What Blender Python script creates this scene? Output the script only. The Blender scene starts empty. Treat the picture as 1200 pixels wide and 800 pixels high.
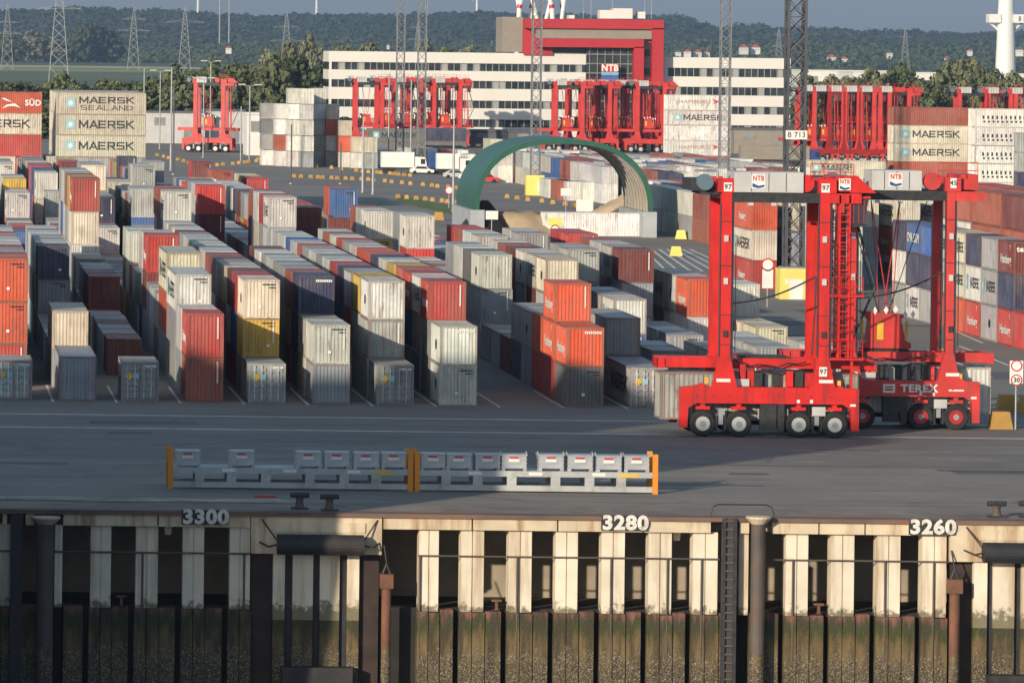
import bpy, math, random
import numpy as np
from mathutils import Vector, Matrix
R = random.Random(7)
SC = bpy.context.scene
COL = SC.collection

# ---------------------------------------------------------------- camera, sky, sun, exposure
F, XV, YV, RO, H = 6000.0, -100.0, 45.0, 0.0118, 23.7     # focal length in photo pixels, horizon point, roll, eye height
cam = bpy.data.cameras.new('camera')
cam.lens = 36 * F / 1200; cam.sensor_width = 36
cam.shift_x = (600 - XV) / 1200; cam.shift_y = -(400 - YV) / 1200
cam.clip_start = 1; cam.clip_end = 60000
camo = bpy.data.objects.new('camera', cam); COL.objects.link(camo)
camo.matrix_world = Matrix.Translation((0, 0, H)) @ Matrix.Rotation(math.pi/2, 4, 'X') @ Matrix.Rotation(RO, 4, 'Z')
SC.camera = camo
SUN_EL = math.radians(13.5)
SUN_DIR = Vector((0.596*math.cos(SUN_EL), 0.803*math.cos(SUN_EL), -math.sin(SUN_EL)))
w = bpy.data.worlds.new('World'); SC.world = w; w.use_nodes = True
nt = w.node_tree
sky = nt.nodes.new('ShaderNodeTexSky'); sky.sky_type = 'NISHITA'; sky.sun_disc = False
sky.sun_elevation = SUN_EL; sky.sun_rotation = math.atan2(-0.596, -0.803) % (2*math.pi)
sky.air_density = 1.0; sky.dust_density = 0.5; sky.ozone_density = 1.6
# grey-blue dull layer low over the horizon, the same all round
wtc = nt.nodes.new('ShaderNodeTexCoord'); wsp = nt.nodes.new('ShaderNodeSeparateXYZ'); nt.links.new(wtc.outputs['Generated'], wsp.inputs[0])
wmr = nt.nodes.new('ShaderNodeMapRange'); wmr.interpolation_type = 'SMOOTHSTEP'; wmr.inputs[1].default_value = 0.0; wmr.inputs[2].default_value = 0.28
nt.links.new(wsp.outputs[2], wmr.inputs[0])
wmx = nt.nodes.new('ShaderNodeMix'); wmx.data_type = 'RGBA'; wmx.inputs[6].default_value = (0.27, 0.35, 0.68, 1); wmx.inputs[7].default_value = (1, 0.93, 0.83, 1)
nt.links.new(wmr.outputs[0], wmx.inputs[0])
wml = nt.nodes.new('ShaderNodeMix'); wml.data_type = 'RGBA'; wml.blend_type = 'MULTIPLY'; wml.inputs[0].default_value = 1
nt.links.new(sky.outputs[0], wml.inputs[6]); nt.links.new(wmx.outputs[2], wml.inputs[7])
nt.links.new(wml.outputs[2], nt.nodes['Background'].inputs[0])
nt.nodes['Background'].inputs[1].default_value = 0.15
sl = bpy.data.lights.new('sun', 'SUN'); sl.energy = 4.3; sl.angle = math.radians(0.7); sl.color = (1.0, 0.85, 0.655)
slo = bpy.data.objects.new('sun', sl); COL.objects.link(slo)
slo.rotation_euler = SUN_DIR.to_track_quat('-Z', 'Y').to_euler()
SC.view_settings.view_transform = 'Standard'; SC.view_settings.look = 'None'
SC.view_settings.exposure = 0.33; SC.view_settings.gamma = 1.0

# ---------------------------------------------------------------- measuring helpers
CR, SR = math.cos(RO), math.sin(RO)
def unroll(x, y):
    dx, dy = x - XV, y - YV
    return dx*CR + dy*SR, -dx*SR + dy*CR
def gp(x, y, z=0.0):                      # where the sight line through a photo point meets height z
    u, v = unroll(x, y); D = F*(H - z)/v
    return u*D/F, D
def at(x, y, D):                          # the point on that sight line at depth D
    u, v = unroll(x, y)
    return u*D/F, H - v*D/F

# ---------------------------------------------------------------- materials
def nodes_of(m):
    m.use_nodes = True
    return m.node_tree.nodes, m.node_tree.links, m.node_tree.nodes['Principled BSDF']
MATS = {}
def mat(name, col, rough=0.7, metal=0.0, var=0.2, scale=0.6, bump=0.0, bscale=8.0, dirt=None, dscale=0.35, damt=0.5, streak=False, alpha=None):
    m = bpy.data.materials.new(name); n, l, b = nodes_of(m)
    b.inputs['Roughness'].default_value = rough; b.inputs['Metallic'].default_value = metal
    tc = n.new('ShaderNodeTexCoord')
    nz = n.new('ShaderNodeTexNoise'); nz.inputs['Scale'].default_value = scale; nz.inputs['Detail'].default_value = 5
    l.new(tc.outputs['Object'], nz.inputs['Vector'])
    mr = n.new('ShaderNodeMapRange'); mr.inputs[1].default_value = 0.3; mr.inputs[2].default_value = 0.7
    mr.inputs[3].default_value = 1 - var; mr.inputs[4].default_value = 1 + var
    l.new(nz.outputs[0], mr.inputs[0])
    mx = n.new('ShaderNodeMix'); mx.data_type = 'RGBA'; mx.blend_type = 'MULTIPLY'; mx.inputs[0].default_value = 1
    mx.inputs[6].default_value = (*col, 1); l.new(mr.outputs[0], mx.inputs[7])
    out = mx.outputs[2]
    if dirt:
        mp = n.new('ShaderNodeMapping'); l.new(tc.outputs['Object'], mp.inputs[0])
        if streak: mp.inputs['Scale'].default_value = (3, 3, 0.25)
        n2 = n.new('ShaderNodeTexNoise'); n2.inputs['Scale'].default_value = dscale; n2.inputs['Detail'].default_value = 7; n2.inputs['Roughness'].default_value = 0.65
        l.new(mp.outputs[0], n2.inputs['Vector'])
        m2 = n.new('ShaderNodeMapRange'); m2.inputs[1].default_value = 0.5; m2.inputs[2].default_value = 0.72
        m2.inputs[3].default_value = 0; m2.inputs[4].default_value = damt; l.new(n2.outputs[0], m2.inputs[0])
        mx2 = n.new('ShaderNodeMix'); mx2.data_type = 'RGBA'; l.new(m2.outputs[0], mx2.inputs[0]); l.new(out, mx2.inputs[6])
        mx2.inputs[7].default_value = (*dirt, 1); out = mx2.outputs[2]
    l.new(out, b.inputs['Base Color'])
    if bump:
        n3 = n.new('ShaderNodeTexNoise'); n3.inputs['Scale'].default_value = bscale; n3.inputs['Detail'].default_value = 4
        l.new(tc.outputs['Object'], n3.inputs['Vector'])
        bp = n.new('ShaderNodeBump'); bp.inputs['Strength'].default_value = bump; bp.inputs['Distance'].default_value = 0.05
        l.new(n3.outputs[0], bp.inputs['Height']); l.new(bp.outputs[0], b.inputs['Normal'])
    MATS[name] = m
    return m
def container_mat(name, attr):
    m = bpy.data.materials.new(name); n, l, b = nodes_of(m)
    b.inputs['Roughness'].default_value = 0.55
    tc = n.new('ShaderNodeTexCoord'); oi = n.new('ShaderNodeObjectInfo')
    if attr:
        at_ = n.new('ShaderNodeVertexColor'); at_.layer_name = 'Col'; colr = at_.outputs[0]; vec = tc.outputs['Object']
    else:
        colr = oi.outputs['Color']
        ad = n.new('ShaderNodeVectorMath'); ad.operation = 'ADD'; sc = n.new('ShaderNodeVectorMath'); sc.operation = 'SCALE'
        sc.inputs[0].default_value = (91, 57, 33); l.new(oi.outputs['Random'], sc.inputs['Scale'])
        l.new(tc.outputs['Object'], ad.inputs[0]); l.new(sc.outputs[0], ad.inputs[1]); vec = ad.outputs[0]
    def noise(scl, s, det=5, ro=0.6):
        mp = n.new('ShaderNodeMapping'); mp.inputs['Scale'].default_value = scl; l.new(vec, mp.inputs[0])
        z = n.new('ShaderNodeTexNoise'); z.inputs['Scale'].default_value = s; z.inputs['Detail'].default_value = det; z.inputs['Roughness'].default_value = ro
        l.new(mp.outputs[0], z.inputs['Vector']); return z.outputs[0]
    def rng(v, a, b_, c, d):
        r = n.new('ShaderNodeMapRange'); r.inputs[1].default_value = a; r.inputs[2].default_value = b_; r.inputs[3].default_value = c; r.inputs[4].default_value = d
        l.new(v, r.inputs[0]); return r.outputs[0]
    def mix(f, a, b_, mode='MIX'):
        x = n.new('ShaderNodeMix'); x.data_type = 'RGBA'; x.blend_type = mode
        if isinstance(f, float): x.inputs[0].default_value = f
        else: l.new(f, x.inputs[0])
        l.new(a, x.inputs[6])
        if isinstance(b_, tuple): x.inputs[7].default_value = (*b_, 1)
        else: l.new(b_, x.inputs[7])
        return x.outputs[2]
    fade = rng(noise((1, 1, 1), 0.5), 0.3, 0.7, 0.78, 1.15)
    c = mix(1.0, colr, fade, 'MULTIPLY')
    c = mix(rng(noise((5, 5, 0.3), 0.8), 0.48, 0.74, 0, 0.42), c, (0.17, 0.14, 0.11))        # grime runs
    ru = n.new('ShaderNodeMath'); ru.operation = 'MULTIPLY'; l.new(rng(noise((2.4, 2.4, 0.55), 1.0, 8, 0.72), 0.53, 0.64, 0, 0.9), ru.inputs[0])
    pw = n.new('ShaderNodeMath'); pw.operation = 'POWER'; pw.inputs[1].default_value = 1.6
    if attr: pw.inputs[0].default_value = 0.5
    else: l.new(oi.outputs['Random'], pw.inputs[0])
    l.new(pw.outputs[0], ru.inputs[1])
    c = mix(ru.outputs[0], c, (0.17, 0.08, 0.04))
    c = mix(rng(noise((14, 14, 0.12), 0.6, 3), 0.5, 0.72, 0, 0.26), c, (0.10, 0.09, 0.08))   # rust patches
    l.new(c, b.inputs['Base Color'])
    c_ = rng(noise((1, 1, 1), 0.28, 3), 0.35, 0.65, 0.0, 0.12)
    c = mix(c_, c, (0.42, 0.40, 0.37)); l.new(c, b.inputs['Base Color'])          # sun-bleached film
    l.new(rng(noise((1, 1, 1), 2.0), 0.3, 0.7, 0.42, 0.75), b.inputs['Roughness'])
    bp = n.new('ShaderNodeBump'); bp.inputs['Strength'].default_value = 0.5; bp.inputs['Distance'].default_value = 0.12
    l.new(noise((1, 1, 1), 1.3, 3), bp.inputs['Height']); l.new(bp.outputs[0], b.inputs['Normal'])
    return m
CM = container_mat('container_paint', False)
CMS = container_mat('container_paint_far', True)

# ---------------------------------------------------------------- mesh helpers
class MB:
    def __init__(s): s.v = []; s.f = []
    def add(s, vs, fs):
        o = len(s.v); s.v += [tuple(p) for p in vs]; s.f += [tuple(i + o for i in f) for f in fs]; return s
    def box(s, x0, x1, y0, y1, z0, z1):
        return s.add([(x0,y0,z0),(x1,y0,z0),(x1,y1,z0),(x0,y1,z0),(x0,y0,z1),(x1,y0,z1),(x1,y1,z1),(x0,y1,z1)],
                     [(0,3,2,1),(4,5,6,7),(0,1,5,4),(1,2,6,5),(2,3,7,6),(3,0,4,7)])
    def prism(s, poly, y0, y1):                 # polygon in xz (counter-clockwise seen from -y), extruded along y
        n = len(poly); vs = [(x, y0, z) for x, z in poly] + [(x, y1, z) for x, z in poly]
        return s.add(vs, [tuple(range(n)), tuple(range(2*n-1, n-1, -1))] + [(i, i+n, (i+1) % n + n, (i+1) % n) for i in range(n)])
    def tube(s, p, q, r, n=6, r2=None):
        p, q = Vector(p), Vector(q); d = (q - p).normalized(); r2 = r if r2 is None else r2
        a = d.orthogonal().normalized(); b = d.cross(a)
        vs = [p + r*(math.cos(t)*a + math.sin(t)*b) for t in [2*math.pi*i/n for i in range(n)]]
        vs += [q + r2*(math.cos(t)*a + math.sin(t)*b) for t in [2*math.pi*i/n for i in range(n)]]
        return s.add(vs, [(i, (i+1) % n, (i+1) % n + n, i + n) for i in range(n)] + [tuple(range(n-1, -1, -1)), tuple(range(n, 2*n))])
    def lathe(s, prof, y, cx, cz, n=20, axis='y'):   # profile of (radius, offset) turned round an axis
        vs = []; fs = []
        for r, o in prof:
            for i in range(n):
                t = 2*math.pi*i/n
                if axis == 'y': vs.append((cx + r*math.cos(t), y + o, cz + r*math.sin(t)))
                else: vs.append((cx + r*math.cos(t), y + r*math.sin(t), cz + o))
        m = len(prof)
        for j in range(m-1):
            for i in range(n): fs.append((j*n+i, j*n+(i+1) % n, (j+1)*n+(i+1) % n, (j+1)*n+i))
        fs += [tuple(range(n)), tuple(range(m*n-1, (m-1)*n-1, -1))]
        return s.add(vs, fs)
    def mesh(s, name, m):
        me = bpy.data.meshes.new(name); me.from_pydata(s.v, [], s.f); me.update()
        if m: me.materials.append(m)
        return me
    def build(s, name, m, parent=None, loc=None, **kw):
        return link(name, s.mesh(name, m), parent, loc, **kw)
def link(name, me, parent=None, loc=None, rz=None, col=None, rot=None, scale=None):
    o = bpy.data.objects.new(name, me); COL.objects.link(o)
    if parent: o.parent = parent
    if loc: o.location = loc
    if rz is not None: o.rotation_euler = (0, 0, rz)
    if rot is not None: o.rotation_euler = rot
    if scale is not None: o.scale = scale
    if col is not None: o.color = (*col, 1)
    return o
def empty(name, loc, rz=0):
    o = bpy.data.objects.new(name, None); COL.objects.link(o); o.location = loc; o.rotation_euler = (0, 0, rz); o.empty_display_size = 0.2
    return o
def tag(o, label, cat, group=None, kind=None):
    if label: o['label'] = label
    if cat: o['category'] = cat
    if group: o['group'] = group
    if kind: o['kind'] = kind
    return o
def struct(o): o['kind'] = 'structure'; return o
def copy_tree(o, parent=None, col=None):
    c = o.copy(); COL.objects.link(c); c.parent = parent
    for ch in o.children: copy_tree(ch, c)
    return c
TXT = {}
def text_mesh(s, m, bold=0.02, ws=1.0, thick=0.004):
    k = (s, m.name, bold, ws)
    if k in TXT: return TXT[k]
    cu = bpy.data.curves.new('lettering', 'FONT'); cu.body = s; cu.size = 1.0; cu.offset = bold; cu.extrude = thick; cu.space_character = 1.08
    cu.align_x = 'CENTER'; cu.align_y = 'CENTER'; cu.resolution_u = 3
    o = bpy.data.objects.new('lettering', cu); COL.objects.link(o)
    dg = bpy.context.evaluated_depsgraph_get(); me = bpy.data.meshes.new_from_object(o.evaluated_get(dg))
    bpy.data.objects.remove(o); me.materials.clear(); me.materials.append(m)
    if ws != 1.0: me.transform(Matrix.Diagonal((ws, 1, 1, 1)))
    TXT[k] = me
    return me
FRONT, LEFT, RIGHT = (math.pi/2, 0, 0), (math.pi/2, 0, -math.pi/2), (math.pi/2, 0, math.pi/2)

WHITE = mat('white_paint', (0.75, 0.74, 0.70), 0.5, var=0.08)
INK = mat('dark_lettering', (0.03, 0.035, 0.05), 0.6, var=0.2)
SKYB = mat('light_blue_emblem', (0.26, 0.50, 0.58), 0.6, var=0.1)
STEEL = mat('galvanised_steel', (0.32, 0.34, 0.36), 0.55, 0.3, var=0.15, dirt=(0.18, 0.12, 0.08), dscale=0.8, damt=0.5)
DARK = mat('dark_machinery', (0.025, 0.027, 0.03), 0.6, var=0.4, scale=3)
RUBBER = mat('tyre_rubber', (0.022, 0.022, 0.024), 0.85, var=0.3, scale=4, bump=0.3, bscale=18)
REDP = mat('carrier_red_paint', (0.60, 0.020, 0.016), 0.42, var=0.16, scale=0.7, dirt=(0.13, 0.03, 0.025), dscale=0.7, damt=0.8, streak=True, bump=0.1, bscale=2)
REDF = mat('weathered_shade_red', (0.55, 0.040, 0.034), 0.5, var=0.2, dirt=(0.22, 0.07, 0.06), dscale=0.6, damt=0.7, streak=True)  # grime streaks are wear; the duller red copies the rear carrier's shade
YELL = mat('yellow_paint', (0.72, 0.46, 0.03), 0.55, var=0.12, dirt=(0.25, 0.17, 0.08), damt=0.5)
LEMON = mat('pale_yellow_paint', (0.80, 0.64, 0.16), 0.6, var=0.1, dirt=(0.35, 0.27, 0.13), damt=0.4)
ORANGE = mat('orange_paint', (0.72, 0.26, 0.02), 0.55, var=0.12, dirt=(0.2, 0.1, 0.05), damt=0.5)
GREYB = mat('grey_steel_paint', (0.42, 0.44, 0.44), 0.55, var=0.15, dirt=(0.18, 0.15, 0.12), dscale=1.2, damt=0.7)
LGREY = mat('light_grey_panel', (0.50, 0.50, 0.49), 0.5, var=0.07, dirt=(0.26, 0.25, 0.23), damt=0.35)
SIGNR = mat('red_sign_paint', (0.55, 0.03, 0.03), 0.5, var=0.08)
GLASS = mat('dark_glass', (0.03, 0.04, 0.05), 0.08, var=0.2); GLASS.node_tree.nodes['Principled BSDF'].inputs['Specular IOR Level'].default_value = 0.8
# ---------------------------------------------------------------- ground, yard, apron
LAND = mat('far_grassland', (0.10, 0.13, 0.05), 0.95, var=0.35, scale=0.004)
ASPH = mat('yard_paving', (0.215, 0.20, 0.178), 0.9, var=0.16, scale=0.05, bump=0.2, bscale=3, dirt=(0.11, 0.11, 0.11), dscale=0.035, damt=0.75)
APRON = mat('apron_asphalt', (0.195, 0.178, 0.158), 0.88, var=0.14, scale=0.09, bump=0.25, bscale=4, dirt=(0.25, 0.235, 0.215), dscale=0.06, damt=0.6)
def worn_paving(m, amt=0.55):
    # tyre tracks along the quay, oil spots and fine cracks
    n, l, b = nodes_of(m); src = b.inputs['Base Color'].links[0].from_socket; tc = [x for x in n if x.type == 'TEX_COORD'][0]
    def lay(src, sc, scale, lo, hi, amt, col, vor=False):
        mp = n.new('ShaderNodeMapping'); mp.inputs['Scale'].default_value = sc; l.new(tc.outputs['Object'], mp.inputs[0])
        if vor:
            z = n.new('ShaderNodeTexVoronoi'); z.feature = 'DISTANCE_TO_EDGE'; z.inputs['Scale'].default_value = scale
        else:
            z = n.new('ShaderNodeTexNoise'); z.inputs['Scale'].default_value = scale; z.inputs['Detail'].default_value = 6; z.inputs['Roughness'].default_value = .6
        l.new(mp.outputs[0], z.inputs['Vector'])
        r = n.new('ShaderNodeMapRange'); r.inputs[1].default_value = lo; r.inputs[2].default_value = hi; r.inputs[3].default_value = 0 if not vor else amt; r.inputs[4].default_value = amt if not vor else 0
        l.new(z.outputs[0], r.inputs[0])
        x = n.new('ShaderNodeMix'); x.data_type = 'RGBA'; l.new(r.outputs[0], x.inputs[0]); l.new(src, x.inputs[6]); x.inputs[7].default_value = (*col, 1)
        return x.outputs[2]
    src = lay(src, (.018, 1.1, 1), 1.0, .50, .68, amt, (.075, .075, .078))
    src = lay(src, (.03, .8, 1), 1.7, .56, .72, amt*.8, (.30, .285, .26))
    src = lay(src, (.35, .9, 1), .5, .60, .70, amt, (.06, .058, .055))
    src = lay(src, (.10, .28, 1), .55, 0, .012, .5, (.05, .05, .05), True)
    l.new(src, b.inputs['Base Color'])
worn_paving(APRON)
EDGE = mat('quay_edge_concrete', (0.24, 0.19, 0.155), 0.9, var=0.25, scale=0.25, bump=0.3, dirt=(0.10, 0.06, 0.04), dscale=0.3, damt=0.7)
MARK = mat('worn_white_marking', (0.66, 0.66, 0.63), 0.8, var=0.2, scale=0.7, dirt=(0.24, 0.24, 0.24), dscale=0.5, damt=0.5)
DASH = mat('faded_dash_paint', (0.36, 0.35, 0.33), 0.85, var=0.3, scale=0.9, dirt=(0.19, 0.18, 0.17), dscale=0.6, damt=0.8)
DARKP = mat('dark_paving_patch', (0.115, 0.115, 0.118), 0.9, var=0.2, scale=0.2)
def sheet(name, x0, x1, y0, y1, z, m, parent=None):
    o = MB().add([(x0, y0, z), (x1, y0, z), (x1, y1, z), (x0, y1, z)], [(0, 1, 2, 3)]).build(name, m, parent)
    return struct(o) if parent is None else o
sheet('ground', -3000, 5000, 1395, 11000, -0.4, LAND)
sheet('yard_pavement', -400, 700, 258.6, 1400, -0.008, ASPH)
sheet('apron', -60, 160, 263.6, 323.4, 0.0, APRON)
sheet('concrete_apron', -60, 160, 263.6, 290.5, 0.0015, mat('sunlit_tone_concrete', (.255, .225, .19), .9, var=.14, scale=.12, bump=.2, bscale=3, dirt=(.14, .135, .13), dscale=.09, damt=.6)); worn_paving(MATS['sunlit_tone_concrete'], .5)  # concrete made paler and warmer to stand for sunlit ground
sheet('quay_edge_strip', -60, 160, 258.55, 263.6, 0.002, EDGE)
for y, wd in ((324.2, 0.55), (313.2, 0.55)):
    sheet('lane_marking', -40, 140, y, y+wd, 0.005, MARK)
for row, y in enumerate((302.5, 300.8, 299.4, 297.6, 296.2, 293.8, 287.6, 285.4, 283.5, 279.8, 276.2, 270.5)):
    x = -10 + R.uniform(0, 5)
    while x < 110:
        L = R.uniform(1.6, 4.6)
        if R.random() < 0.9: sheet('worn_dash', x, x+L, y + R.uniform(-.1, .1), y + R.uniform(.12, .22), 0.004, DASH)
        x += L + R.uniform(2.5, 5.5)
# crane rails let into the apron
RAIL = mat('rail_steel', (0.10, 0.085, 0.075), 0.5, 0.6, var=0.3)
for y in (266.4, 290.6, 291.0):
    struct(MB().box(-60, 160, y, y+0.12, -0.1, 0.006).build('crane_rail', RAIL))
for i in range(14):       # repaired patches of paving
    x, y = R.uniform(-5, 95), R.uniform(268, 320)
    sheet('paving_patch', x, x + R.uniform(2, 9), y, y + R.uniform(.8, 3), 0.0025, DARKP)
# painted lines of the bays and of the yard behind
for r in range(0, 15):
    X0 = (173 + 74.5*(r-1))*337/F - 0.45
    sheet('bay_line', X0, X0+0.16, 335.5, 352, 0.004, MARK)
for i in range(9):        # hatching right of the block
    a = gp(752 + i*14, 318); b = gp(735 + i*9, 292)
    MB().add([(a[0], a[1], .003), (a[0]+.3, a[1], .003), (b[0]+.3, b[1], .003), (b[0], b[1], .003)], [(0, 1, 2, 3)]).build('hatch_line', MARK)['kind'] = 'structure'
for (xa, ya, xb, yb) in ((1122, 405, 1180, 428), (1100, 380, 1150, 402), (1085, 410, 1160, 442)):
    a, b = gp(xa, ya), gp(xb, yb)
    struct(MB().add([(a[0], a[1], .003), (a[0]+.25, a[1], .003), (b[0]+.25, b[1], .003), (b[0], b[1], .003)], [(0, 1, 2, 3)]).build('bay_line', MARK))
for i in range(26):
    X, D = R.uniform(70, 100), R.uniform(330, 500)
    sheet('paving_patch', X, X + R.uniform(1, 5), D, D + R.uniform(2, 9), -0.004, DARKP)
GRASS = mat('verge_grass', (0.10, 0.15, 0.03), 0.95, var=0.4, scale=0.5, bump=0.6, bscale=6)
a, b, c, d = gp(462, 236), gp(532, 252), gp(532, 242), gp(470, 229)
struct(MB().add([(*a, .004), (*b, .004), (*c, .004), (*d, .004)], [(0, 1, 2, 3)]).build('grass_verge', GRASS))
# roads behind the block
for (ya, yb, z) in ((207, 214, .001), (222, 229, .001)):
    a, b, c, d = gp(420, yb-12), gp(700, yb+16), gp(700, ya+16), gp(420, ya-12)
    struct(MB().add([(*a, z), (*b, z), (*c, z), (*d, z)], [(0, 1, 2, 3)]).build('road', mat('pale_road', (0.2, 0.198, 0.19), .9, var=.12, scale=.05)))
# water in the dock
WATER = mat('dock_water', (0.02, 0.03, 0.025), 0.12, var=0.2, bump=0.5, bscale=0.7)
sheet('water', -3000, 4000, -2500, 259.9, -10.4, WATER)

# ---------------------------------------------------------------- the quay wall
CONC = mat('cream_concrete', (0.58, 0.49, 0.35), 0.85, var=0.2, scale=0.5, dirt=(0.26, 0.12, 0.05), dscale=0.45, damt=0.95, streak=True, bump=0.15, bscale=5)
PILL = mat('cream_painted_pillar', (0.68, 0.61, 0.49), 0.75, var=0.12, scale=0.6, dirt=(0.30, 0.19, 0.09), dscale=0.33, damt=0.85, streak=True)
def tide_foot(m):
    # weed and mud creeping up the foot of the pillars
    n, l, b = nodes_of(m); src = b.inputs['Base Color'].links[0].from_socket; tc = [x for x in n if x.type == 'TEX_COORD'][0]
    sp = n.new('ShaderNodeSeparateXYZ'); l.new(tc.outputs['Object'], sp.inputs[0])
    z = n.new('ShaderNodeTexNoise'); z.inputs['Scale'].default_value = 2.4; z.inputs['Detail'].default_value = 6; z.inputs['Roughness'].default_value = .7; l.new(tc.outputs['Object'], z.inputs['Vector'])
    a = n.new('ShaderNodeMath'); a.operation = 'MULTIPLY_ADD'; l.new(z.outputs[0], a.inputs[0]); a.inputs[1].default_value = 2.6; l.new(sp.outputs[2], a.inputs[2])
    r = n.new('ShaderNodeMapRange'); r.inputs[1].default_value = -3.25; r.inputs[2].default_value = -3.6; r.inputs[3].default_value = 0; r.inputs[4].default_value = .9; l.new(a.outputs[0], r.inputs[0])
    x = n.new('ShaderNodeMix'); x.data_type = 'RGBA'; l.new(r.outputs[0], x.inputs[0]); l.new(src, x.inputs[6]); x.inputs[7].default_value = (.13, .115, .06, 1)
    l.new(x.outputs[2], b.inputs['Base Color'])
tide_foot(PILL)
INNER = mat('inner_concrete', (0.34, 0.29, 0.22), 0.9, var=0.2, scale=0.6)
RUSTM = mat('rusted_steel', (0.17, 0.075, 0.045), 0.8, var=0.35, scale=1.2, dirt=(0.06, 0.04, 0.03), dscale=0.7, damt=0.7)
DKRUST = mat('dark_brown_steel', (0.035, 0.022, 0.018), 0.8, var=0.4, scale=1.0, dirt=(0.03, 0.028, 0.025), dscale=0.7, damt=0.7)
DKST = mat('dark_pile_steel', (.085, .07, .062), .7, var=.3, dirt=(.16, .07, .04), dscale=.5, damt=.6)
BLACKR = mat('black_fender_rubber', (0.02, 0.021, 0.024), 0.7, var=0.35, scale=1.5, dirt=(0.09, 0.06, 0.05), damt=0.4)
def tidal_mat():
    m = bpy.data.materials.new('tidal_sheet_pile'); n, l, b = nodes_of(m)
    tc = n.new('ShaderNodeTexCoord'); sp = n.new('ShaderNodeSeparateXYZ'); l.new(tc.outputs['Object'], sp.inputs[0])
    def noise(sc, scale, det=6):
        mp = n.new('ShaderNodeMapping'); mp.inputs['Scale'].default_value = sc; l.new(tc.outputs['Object'], mp.inputs[0])
        z = n.new('ShaderNodeTexNoise'); z.inputs['Scale'].default_value = scale; z.inputs['Detail'].default_value = det; z.inputs['Roughness'].default_value = .65
        l.new(mp.outputs[0], z.inputs['Vector']); return z.outputs[0]
    def mth(op, a, v):
        x = n.new('ShaderNodeMath'); x.operation = op
        for i, q in enumerate((a, v)):
            if isinstance(q, (int, float)): x.inputs[i].default_value = q
            else: l.new(q, x.inputs[i])
        return x.outputs[0]
    def ramp(v, stops):
        r = n.new('ShaderNodeValToRGB'); e = r.color_ramp.elements
        e[0].position, e[0].color = stops[0][0], (*stops[0][1], 1); e[1].position, e[1].color = stops[-1][0], (*stops[-1][1], 1)
        for p, c in stops[1:-1]:
            q = e.new(p); q.color = (*c, 1)
        l.new(v, r.inputs[0]); return r.outputs[0]
    z = mth('ADD', sp.outputs[2], mth('MULTIPLY', mth('SUBTRACT', noise((2.6, 2.6, .22), .9), .5), 2.6))
    t = mth('DIVIDE', mth('ADD', z, 10.5), 6.5)
    base = ramp(t, [(0, (.06, .05, .035)), (.42, (.085, .065, .035)), (.55, (.17, .12, .055)), (.65, (.14, .10, .04)), (.72, (.045, .055, .014)), (.80, (.05, .055, .022)), (.84, (.20, .085, .07)), (.93, (.27, .12, .09))])
    gr = n.new('ShaderNodeMix'); gr.data_type = 'RGBA'; l.new(base, gr.inputs[6]); gr.inputs[7].default_value = (.045, .035, .02, 1)
    mr = n.new('ShaderNodeMapRange'); mr.inputs[1].default_value = .42; mr.inputs[2].default_value = .6; mr.inputs[4].default_value = .9
    l.new(noise((2.2, 2.2, .3), .9), mr.inputs[0]); l.new(mr.outputs[0], gr.inputs[0])
    vo = n.new('ShaderNodeTexVoronoi'); vo.inputs['Scale'].default_value = 15; dn = n.new('ShaderNodeTexNoise'); dn.inputs['Scale'].default_value = 6; l.new(tc.outputs['Object'], dn.inputs['Vector']); dm = n.new('ShaderNodeMix'); dm.data_type = 'RGBA'; dm.blend_type = 'ADD'; dm.inputs[0].default_value = .28; l.new(tc.outputs['Object'], dm.inputs[6]); l.new(dn.outputs['Color'], dm.inputs[7]); l.new(dm.outputs[2], vo.inputs['Vector'])
    dots = mth('MULTIPLY', mth('LESS_THAN', vo.outputs['Distance'], mth('ADD', .28, mth('MULTIPLY', vo.outputs['Color'], .3))), mth('LESS_THAN', mth('ADD', z, mth('MULTIPLY', noise((1, 1, 1), 2.2), 2.4)), -5.75))
    pick = mth('GREATER_THAN', vo.outputs['Color'], .25)
    gr2 = n.new('ShaderNodeMix'); gr2.data_type = 'RGBA'; l.new(mth('MULTIPLY', dots, pick), gr2.inputs[0]); l.new(gr.outputs[2], gr2.inputs[6])
    shc = n.new('ShaderNodeMix'); shc.data_type = 'RGBA'; l.new(vo.outputs['Color'], shc.inputs[0]); shc.inputs[6].default_value = (.07, .06, .04, 1); shc.inputs[7].default_value = (.36, .30, .21, 1); l.new(shc.outputs[2], gr2.inputs[7])
    l.new(gr2.outputs[2], b.inputs['Base Color']); b.inputs['Roughness'].default_value = .8
    bp = n.new('ShaderNodeBump'); bp.inputs['Strength'].default_value = .9; bp.inputs['Distance'].default_value = .08
    l.new(mth('ADD', mth('MULTIPLY', dots, .8), noise((1, 1, 1), 6)), bp.inputs['Height']); l.new(bp.outputs[0], b.inputs['Normal'])
    return m
TIDE = tidal_mat()
WD = 259.0
def wx(px, y=660): return at(px, y, WD)[0]
def wz(px, y): return at(px, y, WD)[1]
wall = tag(empty('quay_wall', (0, 0, 0)), 'cream concrete quay wall with open bays above rusty algae covered sheet piling', 'quay wall')
ZB, ZP, ZO = -0.80, -2.14, -4.86            # beam underside, pipe, foot of the openings
def wbox(name, x0, x1, y0, y1, z0, z1, m): return MB().box(x0, x1, y0, y1, z0, z1).build(name, m, wall)
wbox('capping_rim', -60, 160, WD-0.42, WD+0.6, -0.22, 0.003, mat('rusty_capping_steel', (0.15, 0.10, 0.08), .8, var=.3, scale=.4, dirt=(.20, .07, .03), dscale=.4, damt=.7))
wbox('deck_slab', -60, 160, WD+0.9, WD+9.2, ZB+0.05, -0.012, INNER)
wbox('back_wall', -60, 160, WD+8.6, WD+9.0, -12, ZB, INNER)
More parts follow.
